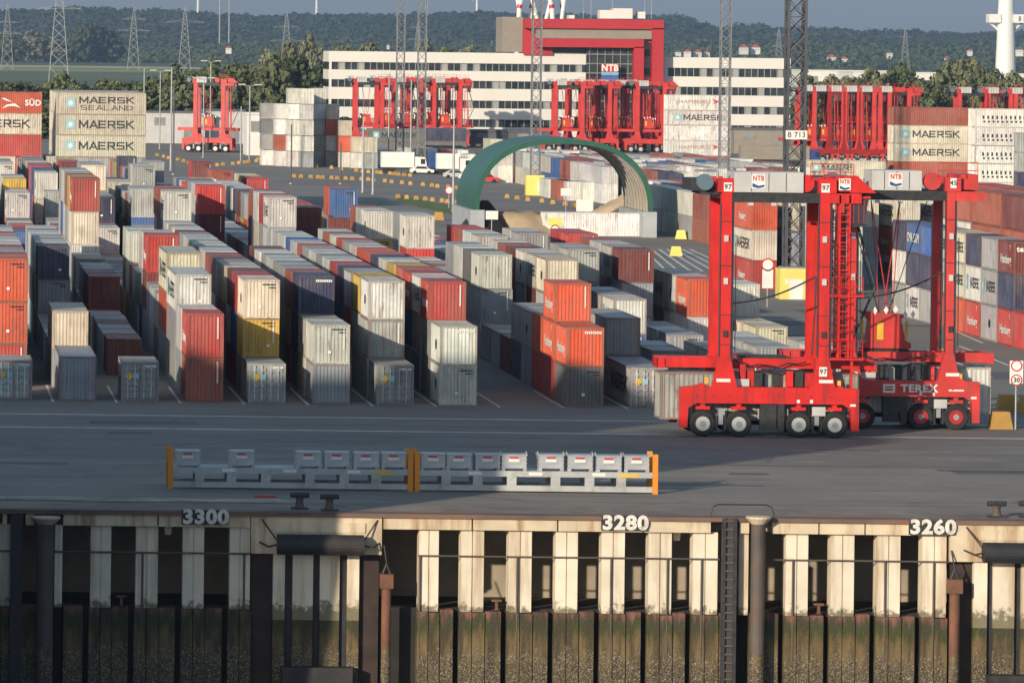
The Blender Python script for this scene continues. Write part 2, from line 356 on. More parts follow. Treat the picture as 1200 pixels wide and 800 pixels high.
wbox('cavity_floor', -60, 160, WD+1.5, WD+8.6, -12, ZO-0.25, mat('dark_wet_concrete', (.06, .055, .05), .8, var=.3))
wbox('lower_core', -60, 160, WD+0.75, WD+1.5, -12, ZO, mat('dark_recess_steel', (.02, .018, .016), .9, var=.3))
# edge beams between the fender panels
def edge_beam(pa, pb):
    xa, xb = wx(pa, 612), wx(pb, 612); c = .08
    MB().add([(xa, WD-.25, ZB), (xb, WD-.25, ZB), (xb, WD-.25, -.225), (xa, WD-.25, -.225), (xa-c, WD+1.0, ZB), (xb+c, WD+1.0, ZB), (xb+c, WD+1.0, -.225), (xa-c, WD+1.0, -.225)],
             [(0,1,2,3), (7,6,5,4), (0,4,5,1), (1,5,6,2), (2,6,7,3), (3,7,4,0)]).build('edge_beam', CONC, wall)
for pa, pb in ((-120, -8), (3, 8), (30, 40), (74, 184), (186, 293), (449, 552), (554, 652), (654, 752), (754, 832), (866, 877), (904, 958), (960, 1012), (1014, 1111)): edge_beam(pa, pb)
pill_px = [(-46, -22), (-8, 12), (64, 73), (106, 130), (159, 185), (214, 239), (269, 293), (491, 514), (540, 567), (596, 623), (651, 677), (705, 732), (760, 787), (812, 841), (866, 877), (921, 947), (974, 1001), (1028, 1055), (1081, 1109)]
for pa, pb in pill_px:
    xa, xb = wx(pa), wx(pb); xm = (xa+xb)/2; zt, zb = ZB-.003, ZO-.1
    MB().box(xa, xm-.03, WD+.02, WD+1.1, zb, zt).box(xm-.03, xm+.03, WD+.10, WD+1.1, zb, zt).box(xm+.03, xb, WD+.02, WD+1.1, zb, zt).build('pillar', PILL, wall)
# sheet piling under the openings
x = wx(-120)
edges = []
for pa, pb in pill_px: edges.append((wx(pa)-.06, wx(pb)+.06))
last = wx(-90)
for xa, xb in edges + [(wx(1113), wx(1114))]:
    g = xa - last
    if 0.5 < g < 2.2:
        wbox('sheet_pile', last+.03, xa-.30, WD-.02, WD+.76, -12, ZO-.02+R.uniform(-.06, .03), TIDE)
    m3 = (xa+xb)/2
    if xb - xa > .6:
        wbox('sheet_pile', xa, m3-.02, WD-.10, WD+.76, -12, ZO-.11, TIDE)
        wbox('sheet_pile', m3+.02, xb, WD-.10, WD+.76, -12, ZO-.11+R.uniform(-.04, .0), TIDE)
    last = xb
# fender panels
CH = mat('fender_chain', (.06, .05, .045), .7, .5, var=.3)
for (pa, pb, fa, fb, cols) in ((294, 447, 323, 424, ((320, 334), (343, 367), (375, 398), (407, 421))), (1113, 1300, 1148, 1290, ((1141, 1157), (1164, 1189), (1197, 1222), (1230, 1250)))):
    xa, xb = wx(pa, 620), wx(pb, 620)
    wbox('fender_panel', xa, xb, WD-.28, WD+.7, -2.10, -.225, CONC)
    wbox('panel_rib', wx(fa-3), wx(fb+3), WD-.36, WD-.28, -1.0, -.5, CONC)
    for ca, cb in cols:
        MB().box(wx(ca), wx(cb), WD-.05, WD+.8, ZO-.6, -2.103).build('fender_column', PILL, wall)
        MB().box(wx(ca), wx(cb), WD-.05, WD+.8, -12, ZO-.605).build('fender_column', TIDE, wall)
    for (ca, cb), (da, db) in zip(cols[:-1], cols[1:]):
        wbox('plastic_strip', wx(cb)+.01, wx(da)-.01, WD+.18, WD+.8, -12, -2.104, BLACKR)
    wbox('brown_steel_panel', wx(pa)+.02, wx(cols[0][0])-.02, WD+.35, WD+.8, -12, -2.104, DKRUST)
    wbox('brown_steel_panel', wx(cols[-1][1])+.02, wx(cols[-1][1]+24)-.02, WD+.3, WD+.8, -12, -2.104, DKRUST)
    f = tag(empty('fender', (0, 0, 0)), 'black cylindrical rubber fender below the ' + ('number 3300 half' if pa < 500 else 'quay edge right of number 3260'), 'fender')
    f['label'] = 'black cylindrical rubber fender hung on the quay wall ' + ('between numbers 3300 and 3280' if pa < 500 else 'right of number 3260')
    zc = wz(374, 636)
    x0, x1 = wx(fa), wx(fb)
    MB().tube((x0, WD-.90, zc), (x1, WD-.90, zc), .52, 20).build('rubber_cylinder', BLACKR, f)
    for xx, s in ((x0, -1), (x1, 1)):
        MB().tube((xx-.05*s, WD-.9, zc), (xx+s*.45, WD-.95, zc-.12), .05).tube((xx+s*.45, WD-.95, zc-.12), (xx+s*.85, WD-.30, zc+.05), .05).build('chain', CH, f)
        MB().tube((xx+s*.05, WD-.75, zc+.25), (xx+s*.75, WD-.30, -.35), .04).build('chain', CH, f)
    MB().box(x0+.3, x1-.5, WD-1.1, WD-.3, -10.6, wz(374, 779)).build('lower_fender_pad', BLACKR, f)
# pipe rail along the openings
for pa, pb in ((-60, 293), (490, 843), (894, 1116)):
    m = MB().tube((wx(pa), WD-.08, ZP), (wx(pb), WD-.08, ZP), .045, 8); m.build('pipe_rail', DKST, wall)
for px_ in (167, 286, 492, 606, 716, 782, 822, 929, 1037, 1094):
    MB().tube((wx(px_), WD-.07, ZP+.02), (wx(px_), WD-.07, ZO-2.5), .05, 8).build('drain_pipe', DKST, wall)
for px_ in (143, 583, 961):          # small bollard-like posts on the sill
    MB().box(wx(px_)-.07, wx(px_)+.07, WD+.2, WD+.34, ZO, ZO+.42).box(wx(px_)-.25, wx(px_)+.25, WD+.12, WD+.42, ZO+.42, ZO+.52).build('sill_cleat', RUSTM, wall)
for px_ in (198, 797):
    x = wx(px_); MB().add([(x-.22, WD+1.2, ZB), (x+.22, WD+1.2, ZB), (x+.15, WD+1.2, ZB-.55), (x-.15, WD+1.2, ZB-.55), (x-.22, WD+1.6, ZB), (x+.22, WD+1.6, ZB), (x+.15, WD+1.6, ZB-.55), (x-.15, WD+1.6, ZB-.55)],
        [(0, 3, 2, 1), (4, 5, 6, 7), (0, 4, 7, 3), (1, 2, 6, 5), (3, 7, 6, 2)]).build('drain_hopper', PILL, wall)
for px_, y0 in ((18, 605), ):
    wbox('dark_fender_post', wx(12), wx(26), WD-.35, WD+.5, -12, -.23, DARK)
# numbers on the edge
NUMP = mat('worn_number_paint', (.66, .65, .61), .7, var=.15, scale=2, dirt=(.22, .15, .1), dscale=1.6, damt=.7)
NB = mat('black_number_ground', (.03, .03, .032), .8, var=.3)
for s, px_, y in (('3300', 240, 605), ('3280', 731, 612), ('3260', 1091, 617)):
    xc, zc = wx(px_, y), wz(px_, y)
    o = MB().box(xc-1.18, xc+1.12, WD-.44, WD-.252, zc-.36, zc+.36).build('number_plate', NB, wall)
    o = link('number', text_mesh(s, NUMP, .045, 1.12), wall, (xc+.02, WD-.446, zc), rot=FRONT, scale=(.98, .98, 1))
# piles in front of the wall
def pile(px_, r, ytop, m, label, flange=False, cap=False):
    X, z = wx(px_, 700), wz(px_, ytop)
    e = tag(empty('mooring_pile', (X, WD-.75, -12)), label, 'pile')
    MB().tube((0, 0, 0), (0, 0, 5.2), r, 16).build('lower_shaft', TIDE, e, loc=(0, 0, 0))
    e.children[0].data.transform(Matrix.Translation((0, 0, -12))); e.children[0].location = (0, 0, 12)
    MB().tube((0, 0, 5.2), (0, 0, z+12), r, 16).build('upper_shaft', m, e)
    if flange: MB().lathe([(r, 0), (r*1.75, .30), (r*1.75, .38), (r*.5, .40)], 0, 0, z+12, 18, 'z').build('flared_head', CONC, e)
    if cap:
        MB().box(-r*1.35, r*1.35, -r*1.35, r*1.35, z+12-.2, z+12+.5).build('pile_cap', m, e)
        MB().tube((-.2, 0, z+12.5), (0, 0, z+13.0), .06).tube((0, 0, z+13.0), (.2, 0, z+12.5), .06).tube((0, 0, z+13), (-.1, .4, z+13.9), .04).build('lifting_eye', DARK, e)
    return e
pile(52, .43, 612, DKST, 'dark round steel pile with flared head left of number 3300', flange=True)
pile(885, .37, 612, DKST, 'grey brown round steel pile with flared head right of the ladder', flange=True)
pile(451, .24, 682, RUSTM, 'slim rusty capped pile standing below the beam end near 3280', cap=True)
pile(1115, .26, 688, RUSTM, 'rusty capped pile standing below number 3260', cap=True)
# ladder
X0, X1 = wx(846, 690), wx(859, 690)
lad = tag(empty('ladder', (X0, WD-.5, -9)), 'dark steel ladder fixed to the quay wall left of a round pile', 'ladder')
zt, zb = wz(852, 606)+9, wz(852, 800)+9-1.2
for xx in (0, X1-X0): MB().box(xx-.09, xx+.09, -.06, .06, zb, zt).build('rail', DARK, lad)
k = zb + .2
rung = MB().box(.05, X1-X0-.05, -.05, .05, -.045, .045).mesh('rung', DKST)
while k < zt: link('rung', rung, lad, (0, 0, k)); k += .42
MB().box(-.05, X1-X0+.05, .07, .55, 0, zt).build('backing', mat('ladder_backing', (.05, .045, .04), .8), lad)
hoop = MB(); pts = [(-.5, 0), (-.35, .45), (-.1, .55), (2.3, .55), (2.6, .45), (2.75, 0)]
for a, b in zip(pts[:-1], pts[1:]): hoop.tube((a[0], 1.3, a[1]+9), (b[0], 1.3, b[1]+9), .035)
hoop.build('grab_rail', DARK, lad)
# double bollards and ropes
def bollard(px_, py_, label):
    X, D = gp(px_, py_)
    e = tag(empty('bollard', (X, D, .003)), label, 'bollard', 'mooring bollards on the quay edge'); e.scale = (.78, .78, .78)
    MB().box(-.55, .55, -.45, .45, 0, .12).build('base', DARK, e)
    MB().lathe([(.34, .12), (.26, .3), (.24, .6), (.3, .78)], 0, 0, 0, 14, 'z').build('stem', DKST, e)
    MB().tube((-.62, 0, .9), (.62, 0, .9), .17, 12).build('head', DARK, e)
bollard(351, 596, 'dark bollard with rope coils, left of the pair above the fender'); bollard(386, 598, 'dark bollard, right of the pair above the fender')
bollard(1168, 606, 'dark bollard on a plank near the right edge'); bollard(1205, 606, 'dark bollard cut by the right edge of the picture')
ROPE = mat('pale_rope', (.45, .42, .36), .9, var=.3)
for i, (dy, px_) in enumerate(((.0, 345), (.5, 352), (1.0, 338), (1.5, 330))):
    X, D = gp(px_, 590); b = MB(); p = None
    for j in range(25):
        q = (X - j*1.4, D + dy*.6 + .15*math.sin(j*.7 + i), .06 + .02*i)
        if p: b.tube(p, q, .055, 6)
        p = q
    tag(b.build('mooring_rope', ROPE), ['pale mooring rope along the quay edge, nearest the water', 'pale mooring rope along the quay edge, second from the water', 'pale mooring rope along the quay edge, third from the water', 'pale mooring rope along the quay edge, farthest from the water'][i], 'rope')
X, D = gp(312, 585); tag(MB().box(X-.6, X+.5, D, D+.3, .10, .2).build('red_wrap', SIGNR), 'red chafe cover lying on the mooring ropes', 'rope cover')

# ---------------------------------------------------------------- racks of lashing boxes
RD = 271.6
def rx(px_): return at(px_, 560, RD)[0]
def rack(pa, pb, label):
    x0, x1 = rx(pa), rx(pb); L = x1 - x0
    e = tag(empty('lashing_rack', (x0, RD, .002)), label, 'rack', 'long lashing box racks')
    for yy in (0, 2.1):
        MB().box(.28, L-.28, yy, yy+.18, .08, .38).build('bottom_rail', GREYB, e)
        MB().box(.28, L-.28, yy, yy+.18, .84, 1.14).build('top_rail', GREYB, e)
        for f in (.11, .24, .38, .56, .70, .83):
            MB().box(L*f, L*f+.5, yy+.02, yy+.16, .383, .837).build('spacer', GREYB, e)
        for xx in (0, L-.27): MB().box(xx, xx+.27, yy-.03, yy+.2, .0, 2.1).build('post', ORANGE, e)
    MB().box(.28, L-.28, .185, 2.095, 1.05, 1.13).build('deck', GREYB, e)
    for f in (.22, .47, .73): MB().box(L*f, L*f+.7, -.012, -.002, .92, 1.08).build('white_label', WHITE, e)
    MB().box(L*.84, L*.84+1.05, -.012, -.002, .88, 1.05).build('yellow_label', YELL, e)
    return e
rack(197, 484, 'grey steel rack with orange posts, left of two, six boxes on it')
rack(486, 771, 'grey steel rack with orange posts, right of two, eight boxes on it')
BOXM = mat('galvanised_box', (.42, .44, .46), .5, .35, var=.14, scale=1.5, dirt=(.25, .24, .22), damt=.5)
def lbox():
    e = empty('lashing_box', (0, 0, 0)); W, Dp, hh = 1.36, 1.15, .86
    b = MB()
    b.box(.03, W-.03, 0, Dp, .12, hh-.06)
    for z0 in (.15, .38, .60): b.box(0, W, -.03, 0, z0, z0+.05)
    b.build('body', BOXM, e)
    MB().box(-.02, W+.02, -.05, Dp+.03, hh-.06, hh).build('rim', BOXM, e)
    for xx in (.02, W-.2): MB().box(xx, xx+.18, 0, Dp, 0, .12).build('foot', GREYB, e)
    for xx in (0, W): MB().tube((xx, .1, hh), (xx-.05, .1, hh+.17), .04).build('lifting_lug', STEEL, e)
    MB().box(.42, .88, -.042, -.032, .66, .75).build('red_label', SIGNR, e)
    MB().box(.38, .96, -.042, -.032, .47, .62).build('white_label', WHITE, e)
    return e
b0 = lbox(); first = True
bxs = (205, 269, 347, 380, 414, 447, 493, 523, 557, 588, 632, 666, 699, 732)
words_ = ('first', 'second', 'third', 'fourth', 'fifth', 'sixth', 'seventh', 'eighth', 'ninth', 'tenth', 'eleventh', 'twelfth', 'thirteenth', 'fourteenth', 'fifteenth', 'sixteenth', 'seventeenth', 'eighteenth', 'nineteenth', 'twentieth')
for i, p in enumerate(bxs):
    o = b0 if i == 0 else copy_tree(b0)
    o.location = (rx(p), RD+.25 + R.uniform(-.1, .2), 1.134); o.rotation_euler = (0, 0, R.uniform(-.03, .03))
    n = i if i < 6 else i - 6
    tag(o, 'grey galvanised lashing box, %s from left on the %s rack' % (words_[n], 'left' if i < 6 else 'right'), 'box', 'lashing boxes on the racks')

# ---------------------------------------------------------------- unseen ship, added left of the frame to shade the quay
HULL = mat('dark_hull', (.03, .05, .09), .5, var=.15); DECKH = mat('deckhouse_white', (.7, .7, .68), .5, var=.06)
ship = tag(empty('shade_ship', (2.5, 232.7, -10.4)), 'ship with dark hull and white deckhouse moored left of view', 'ship')
MB().add([(0, 3, 0), (-8, 2, 0), (-150, 2, 0), (-175, 11, 0), (-150, 20, 0), (-8, 20, 0), (0, 19, 0), (0, 0, 16), (-150, 0, 16), (-185, 11, 16), (-150, 22, 16), (0, 22, 16)],
         [(0, 6, 5, 4, 3, 2, 1), (7, 8, 9, 10, 11), (0, 1, 2, 8, 7), (2, 3, 9, 8), (3, 4, 10, 9), (4, 5, 6, 11, 10), (6, 0, 7, 11)]).build('hull', HULL, ship)
MB().box(-21, 0, 0, 5, 16.01, 33.4).build('deckhouse', DECKH, ship)  # kept narrow and low so the front carrier stays sunlit
for q in range(5): MB().box(-20, -1, -.05, -.005, 18+q*2.9, 19.2+q*2.9).build('window_band', GLASS, ship)
for q in range(10): MB().box(-33.2-q*12.4, -21.05-q*12.4, 1, 21, 16.01, 37.6+(.8, -.5, 1.2, .2, -.9, .9, 0, .6, -.4, .7)[q]).build('deck_cargo', GREYB, ship)  # uneven tops vary the shadow edge on the front rows
# ---------------------------------------------------------------- shipping containers
CW = 2.44
PAL = {'W': ((.60, .60, .57), 'white'), 'G': ((.34, .355, .36), 'grey'), 'B': ((.29, .34, .40), 'blue grey'), 'C': ((.60, .55, .44), 'cream'),
       'R': ((.46, .035, .03), 'red'), 'O': ((.60, .085, .03), 'orange red'), 'M': ((.16, .025, .025), 'maroon'), 'T': ((.36, .085, .05), 'brick red'),
       'N': ((.025, .035, .095), 'navy'), 'b': ((.02, .11, .36), 'blue'), 'Y': ((.55, .38, .07), 'ochre'), 'D': ((.13, .135, .14), 'dark grey'),
       'P': ((.74, .73, .69), 'pale white'), 'g': ((.10, .26, .20), 'green')}
def corr(mb, org, du, n, length, z0, z1, nrm, depth=.045):
    # corrugated strip: starts at org, runs along du, outside face towards nrm
    org, du, nrm = Vector(org), Vector(du), Vector(nrm); p = length/n; vs = []; us = []
    for i in range(n):
        for f, d in ((0, 0), (.34, 0), (.5, 1), (.84, 1)): us.append((i*p + f*p, d))
    us.append((length, 0))
    for u, d in us:
        q = org + du*u - nrm*depth*d
        vs += [(q.x, q.y, z0), (q.x, q.y, z1)]
    flip = du.cross(Vector((0, 0, 1))).dot(nrm) < 0
    fs = [(2*i, 2*i+2, 2*i+3, 2*i+1) if not flip else (2*i, 2*i+1, 2*i+3, 2*i+2) for i in range(len(us)-1)]
    mb.add(vs, fs)
STROKES = {'M': [(0, 0, 0, 1), (0, 1, .5, .2), (.5, .2, 1, 1), (1, 1, 1, 0)], 'A': [(0, 0, .48, 1), (.48, 1, .96, 0), (.2, .3, .76, .3)], 'E': [(0, 0, 0, 1), (0, .93, .8, .93), (0, .5, .72, .5), (0, .07, .8, .07)],
 'R': [(0, 0, 0, 1), (0, .93, .78, .93), (.78, .93, .78, .48), (.78, .46, 0, .46), (.42, .46, .85, 0)], 'S': [(.82, .93, 0, .93), (0, .93, 0, .5), (0, .5, .82, .5), (.82, .5, .82, .07), (.82, .07, 0, .07)],
 'K': [(0, 0, 0, 1), (.8, 1, .06, .48), (.22, .58, .85, 0)], 'L': [(0, 0, 0, 1), (0, .07, .8, .07)], 'N': [(0, 0, 0, 1), (0, 1, .85, 0), (.85, 0, .85, 1)], 'D': [(0, 0, 0, 1), (0, .93, .7, .85), (.7, .85, .85, .5), (.85, .5, .7, .15), (.7, .15, 0, .07)]}
def stroke_text(s, wd):
    k = ('stroke', s, wd)
    if k in TXT: return TXT[k]
    b = MB(); x = 0; j = 0
    for ch in s:
        for (x0, z0, x1, z1) in STROKES[ch]:
            d = Vector((x1-x0, z1-z0)).normalized(); nrm = Vector((-d.y, d.x))*wd/2; p, q = Vector((x+x0, z0))-d*wd*.45, Vector((x+x1, z1))+d*wd*.45; j += 1; e = .0015*(j % 5)
            b.add([(p.x-nrm.x, p.y-nrm.y, e), (q.x-nrm.x, q.y-nrm.y, e), (q.x+nrm.x, q.y+nrm.y, e), (p.x+nrm.x, p.y+nrm.y, e)], [(0, 1, 2, 3)])
        x += 1.32 if ch == 'M' else 1.2
    me = b.mesh('lettering', INK); me.transform(Matrix.Translation((-(x-.3)/2, -.5, 0))); me.transform(Matrix.Diagonal((.82, .73, 1, 1))); TXT[k] = me
    return me
CMESH = {}
def cmesh(part, L, h):
    k = (part, L, h)
    if k in CMESH: return CMESH[k]
    b = MB(); e = .13
    if part == 'frame' or part == 'body':
        for x in (0, CW-.15):
            for y in (0, L-.15): b.box(x, x+.15, y, y+.15, 0, h)
        for z in (0, h-.12):
            for y in (0.0, L-.10): b.box(.15, CW-.15, y, y+.1, z+.005, z+.115)
            for x in (0.0, CW-.10): b.box(x, x+.1, .15, L-.15, z+.005, z+.115)
        for x in (-.006, CW-.16):
            for y in (-.006, L-.174):
                for z in (-.0, h-.115): b.box(x, x+.166, y, y+.18, z, z+.118)
    n = max(8, int(round((L-.3)/.30)))
    if part in ('left_wall', 'body'): corr(b, (.03, .15, 0), (0, 1, 0), n, L-.3, .115, h-.115, (-1, 0, 0))
    if part in ('right_wall', 'body'): corr(b, (CW-.03, .15, 0), (0, 1, 0), n, L-.3, .115, h-.115, (1, 0, 0))
    if part in ('end_wall', 'body'): corr(b, (.15, .03, 0), (1, 0, 0), 9, CW-.3, .115, h-.115, (0, -1, 0))
    if part in ('back_wall', 'body'): corr(b, (.15, L-.03, 0), (1, 0, 0), 9, CW-.3, .115, h-.115, (0, 1, 0))
    if part in ('roof', 'body'):
        m = max(6, int(L/.8)); q = (L-.2)/m
        for i in range(m):
            y = .1 + i*q
            b.add([(.1, y, h-.03), (CW-.1, y, h-.03), (CW-.1, y+q*.6, h-.015), (.1, y+q*.6, h-.015), (CW-.1, y+q, h-.03), (.1, y+q, h-.03)], [(0, 1, 2, 3), (3, 2, 4, 5)])
    if part == 'far':
        b.box(.0, CW, .02, L-.02, 0.0, h-.02)
        corr(b, (.1, -.0, 0), (1, 0, 0), 8, CW-.2, .1, h-.1, (0, -1, 0), -.05)
        for x in (0, CW-.14): b.box(x, x+.14, -.055, .02, 0, h)
        for z in (0, h-.11): b.box(.14, CW-.14, -.055, .02, z, z+.11)
    if part == 'door':
        hw = CW/2-.17
        b.box(0, hw, 0, .06, 0, h-.26)
        for i in range(5): b.box(.07, hw-.07, -.07, 0, .12+i*(h-.4)/5, .12+i*(h-.4)/5+(h-.4)/5-.14)
    if part == 'locking_bar':
        b.tube((0, -.11, .02), (0, -.11, h-.28), .045, 6)
        for z in (.3, 1.0, h-.6): b.box(-.08, .08, -.13, -.03, z, z+.1)
        b.box(-.03, .22, -.15, -.11, .95, 1.0)
    me = b.mesh('container_' + part, CM)
    CMESH[k] = me
    return me
MARKS = MB()
for i in range(11): MARKS.box(0, .10, -.004, 0, -i*.13, -i*.13+.10)
MARKV = MARKS.mesh('code_marking', WHITE)
MARKS = MB()
for i in range(9): MARKS.box(i*.125, i*.125+.095, -.004, 0, 0, .16)
MARKH = MARKS.mesh('code_marking', WHITE)
star = MB(); pts = [(0, 0)]
for i in range(14):
    a = math.pi/2 + i*math.pi/7; r = .5 if i % 2 == 0 else .21
    pts.append((r*math.cos(a), r*math.sin(a)))
star.add([(p[0], -.012, p[1]) for p in pts], [(0, i+1, (i+1) % 14 + 1) for i in range(14)])
STAR = star.mesh('star', WHITE); SQ = MB().box(-.62, .62, -.006, 0, -.62, .62).mesh('emblem', SKYB)
DIAM = MB().add([(0, 0, -.27), (.27, 0, 0), (0, 0, .27), (-.27, 0, 0)], [(0, 1, 2, 3)]).mesh('hazard_diamond', YELL)
BLUEL = MB().box(-.19, .19, -.004, 0, -.19, .19).mesh('blue_placard', SKYB)
ring = MB().lathe([(.36, 0), (.36, .004), (.22, .004), (.22, 0)], 0, 0, 0, 12).mesh('round_emblem', INK)
MARKS2 = MB()
for i in range(8): MARKS2.box(i*.11, i*.11+.08, -.004, 0, 0, .10)
for i in range(4): MARKS2.box(.44+i*.11, .52+i*.11, -.004, 0, -.2, -.11)
MARKS2 = MARKS2.mesh('code_marking', INK); DPL = MB().box(-.11, .11, -.004, 0, -.09, .09).mesh('data_plate', WHITE)
VENT = MB()
for i in range(14):
    VENT.box(1.2+i*.72, 1.45+i*.72, -.008, 0, 1.25, 1.8); VENT.box(1.3+i*.72, 1.6+i*.72, -.008, 0, .7, 1.0)
VENT = VENT.mesh('vent_row', INK)
def logo(e, kind, L, h):
    """lettering on a container: kind = side letter + word"""
    s, wd = kind[0], kind[1:]
    face = {'L': (LEFT, lambda u, z: (-.012, L-u, z)), 'R': (RIGHT, lambda u, z: (CW+.012, u, z)), 'E': (FRONT, lambda u, z: (u, -.02, z))}[s]
    rot, pos = face; zrot = rot[2]
    def put(name, me, u, z, sc=(1, 1, 1), flat=False):
        o = link(name, me, e, pos(u, z), scale=sc); o.rotation_euler = (0, 0, zrot) if flat else rot; return o
    full = L if s != 'E' else CW
    if wd.startswith('MAERSK'):
        c = .56 if L > 7 else .62
        sz = 1.05 if L > 7 else .85
        q = put('emblem', SQ, full*.155 if L > 7 else full*.13, h*.52, (1.0 if L > 7 else .55, 1, 1.0), True)
        st = link('star', STAR, q, (0, 0, 0), scale=(.95, 1, .95))
        two = wd.endswith('2')
        put('lettering', stroke_text('MAERSK', .17), full*c, h*(.52 if not two else .66), (sz*1.22 if L > 7 else .58, sz*(1.3 if not two else 1.05), 1))
        if two: put('lettering', stroke_text('SEALAND', .11), full*c, h*.30, (1.06, .9, 1))
    elif wd == 'RING':
        put('round_emblem', ring, full*.55, h*.48, (1, 1, 1), True)
        put('lettering', text_mesh('S', INK, .05), full*.55, h*.48, (.55, .55, 1))
    elif wd.startswith('tex'): put('lettering', text_mesh('tex', WHITE, .035), full*.27, h*.78, (.62, .62, 1))
    elif wd == 'HAM':
        put('lettering', text_mesh('HAMBURG', mat_soft, .0, 1.2), full*.42, h*.55, (1.0, 1.0, 1)); put('arrow_mark', ARW, full*.77, h*.56, (1.5, 1, 1.1), True)
    elif wd == 'SUD':
        put('swoosh', SWO, full*.68, h*.45, (1, 1, 1), True); put('lettering', text_mesh('S\u00dcD', WHITE, .03), full*.90, h*.48, (1.1, 1.1, 1))
    elif wd == 'H': put('lettering', text_mesh('Hamburg', WHITE, .02), full*.5, h*.42, (1.0, 1.0, 1)); put('lettering', text_mesh('T', WHITE, .03), full*.78, h*.8, (.5, .5, 1))
    elif wd == 'CMA': put('lettering', text_mesh('CMA CGM', WHITE, .03), full*.5, h*.5, (1.1, 1.1, 1))
    elif wd == 'VENT': put('vent_row', VENT, 0, 0, (1, 1, 1), True)
    elif wd == 'V': put('code_marking', MARKV, CW*.82, h*.88, (1, 1, 1), True)
    elif wd == 'S': put('code_marking', MARKS2, CW*.52, h*.86, (1, 1, 1), True); put('data_plate', DPL, CW*R.choice((.3, .45, .7)), h*.3, (1, 1, 1), True)
    elif wd == 'T': put('code_marking', MARKH, CW*.48, h*.84, (1, 1, 1), True)
mat_soft = mat('faded_red_lettering', (.45, .22, .18), .7)
ARW = MB().add([(-.5, -.002, .45), (.35, -.002, .1), (-.5, -.002, -.45), (-.25, -.002, 0), (.5, -.002, .12), (.9, -.002, -.3), (.55, -.002, -.15)], [(0, 3, 1), (3, 2, 1), (4, 6, 5)]).mesh('arrow_mark', SIGNR)
SWO = MB().add([(-2.2, -.002, .75), (-1.2, -.002, .75), (.1, -.002, .1), (-.3, -.002, .25), (-.9, -.002, .35), (-2.2, -.002, .95),
                (-1.6, -.002, -.7), (-.9, -.002, -.15), (.2, -.002, .02), (1.0, -.002, -.6), (.2, -.002, -.35), (-.6, -.002, -.35)], [(0, 1, 4, 5), (1, 2, 3, 4), (6, 11, 7), (7, 11, 10, 8), (8, 10, 9)]).mesh('swoosh', WHITE)
PLACED = []        # every container that stands in the yard
def put_c(X, D, z, L, h, c, rz=0, logos=(), label=None, doors=False, score=0, where=None, group='containers of the yard', key=None):
    PLACED.append(dict(X=X, D=D, z=z, L=L, h=h, c=c, rz=rz, logos=list(logos), label=label, doors=doors, score=score, where=where, group=group, key=key))
    return PLACED[-1]
def vary(c):
    f = R.uniform(.82, 1.14); return tuple(min(.8, q*f*R.uniform(.96, 1.04)) for q in c)
def make_container(p, detail):
    L, h = p['L'], p['h']; col = vary(PAL[p['c']][0])
    if 'mixed' in p['group']: col = tuple(q*R.uniform(.6, 1.1) for q in (col[0],)*1) + tuple(col[1:]) if False else vary(col)
    if detail == 0:
        o = link('shipping_container', cmesh('body', L, h), None, (p['X'], p['D'], p['z']), p['rz'], col)
        e = o
    else:
        e = empty('shipping_container', (p['X'], p['D'], p['z']), p['rz'])
        ru = R.random()**2*.75; fc = tuple(q*.9*(1-ru)+w_*ru for q, w_ in zip(col, (.22, .11, .06)))
        link('frame', cmesh('frame', L, h), e, col=fc)
        for part in ('left_wall', 'right_wall', 'back_wall', 'roof'): link(part, cmesh(part, L, h), e, col=col)
        if p['doors']:
            for i, x in enumerate((.16, CW/2+.005)):
                d = link('door', cmesh('door', L, h), e, (x, .03, .13), col=col)
                for q in (.25, .72): link('locking_bar', cmesh('locking_bar', L, h), d, (q, 0, 0), col=tuple(v*1.6 for v in col))
            link('hazard_diamond', DIAM, e, (.5, -.09, h*.64)); link('blue_placard', BLUEL, e, (.95, -.09, h*.65))
            link('code_marking', MARKH, e, (1.45, -.09, h*.87), scale=(.75, 1, .8))
        else: link('end_wall', cmesh('end_wall', L, h), e, col=col)
    for lg in p['logos']: logo(e, lg, L, h)
    tag(e, p['label'], 'container', p['group'])
    return e
ROWK = {r: (173 + 74.5*(r-1))*337/F for r in range(-1, 16)}
HT = {'s': 2.59, 'h': 2.9}
RND = 'WWWGGGBCWGTTRMONWGDYb'
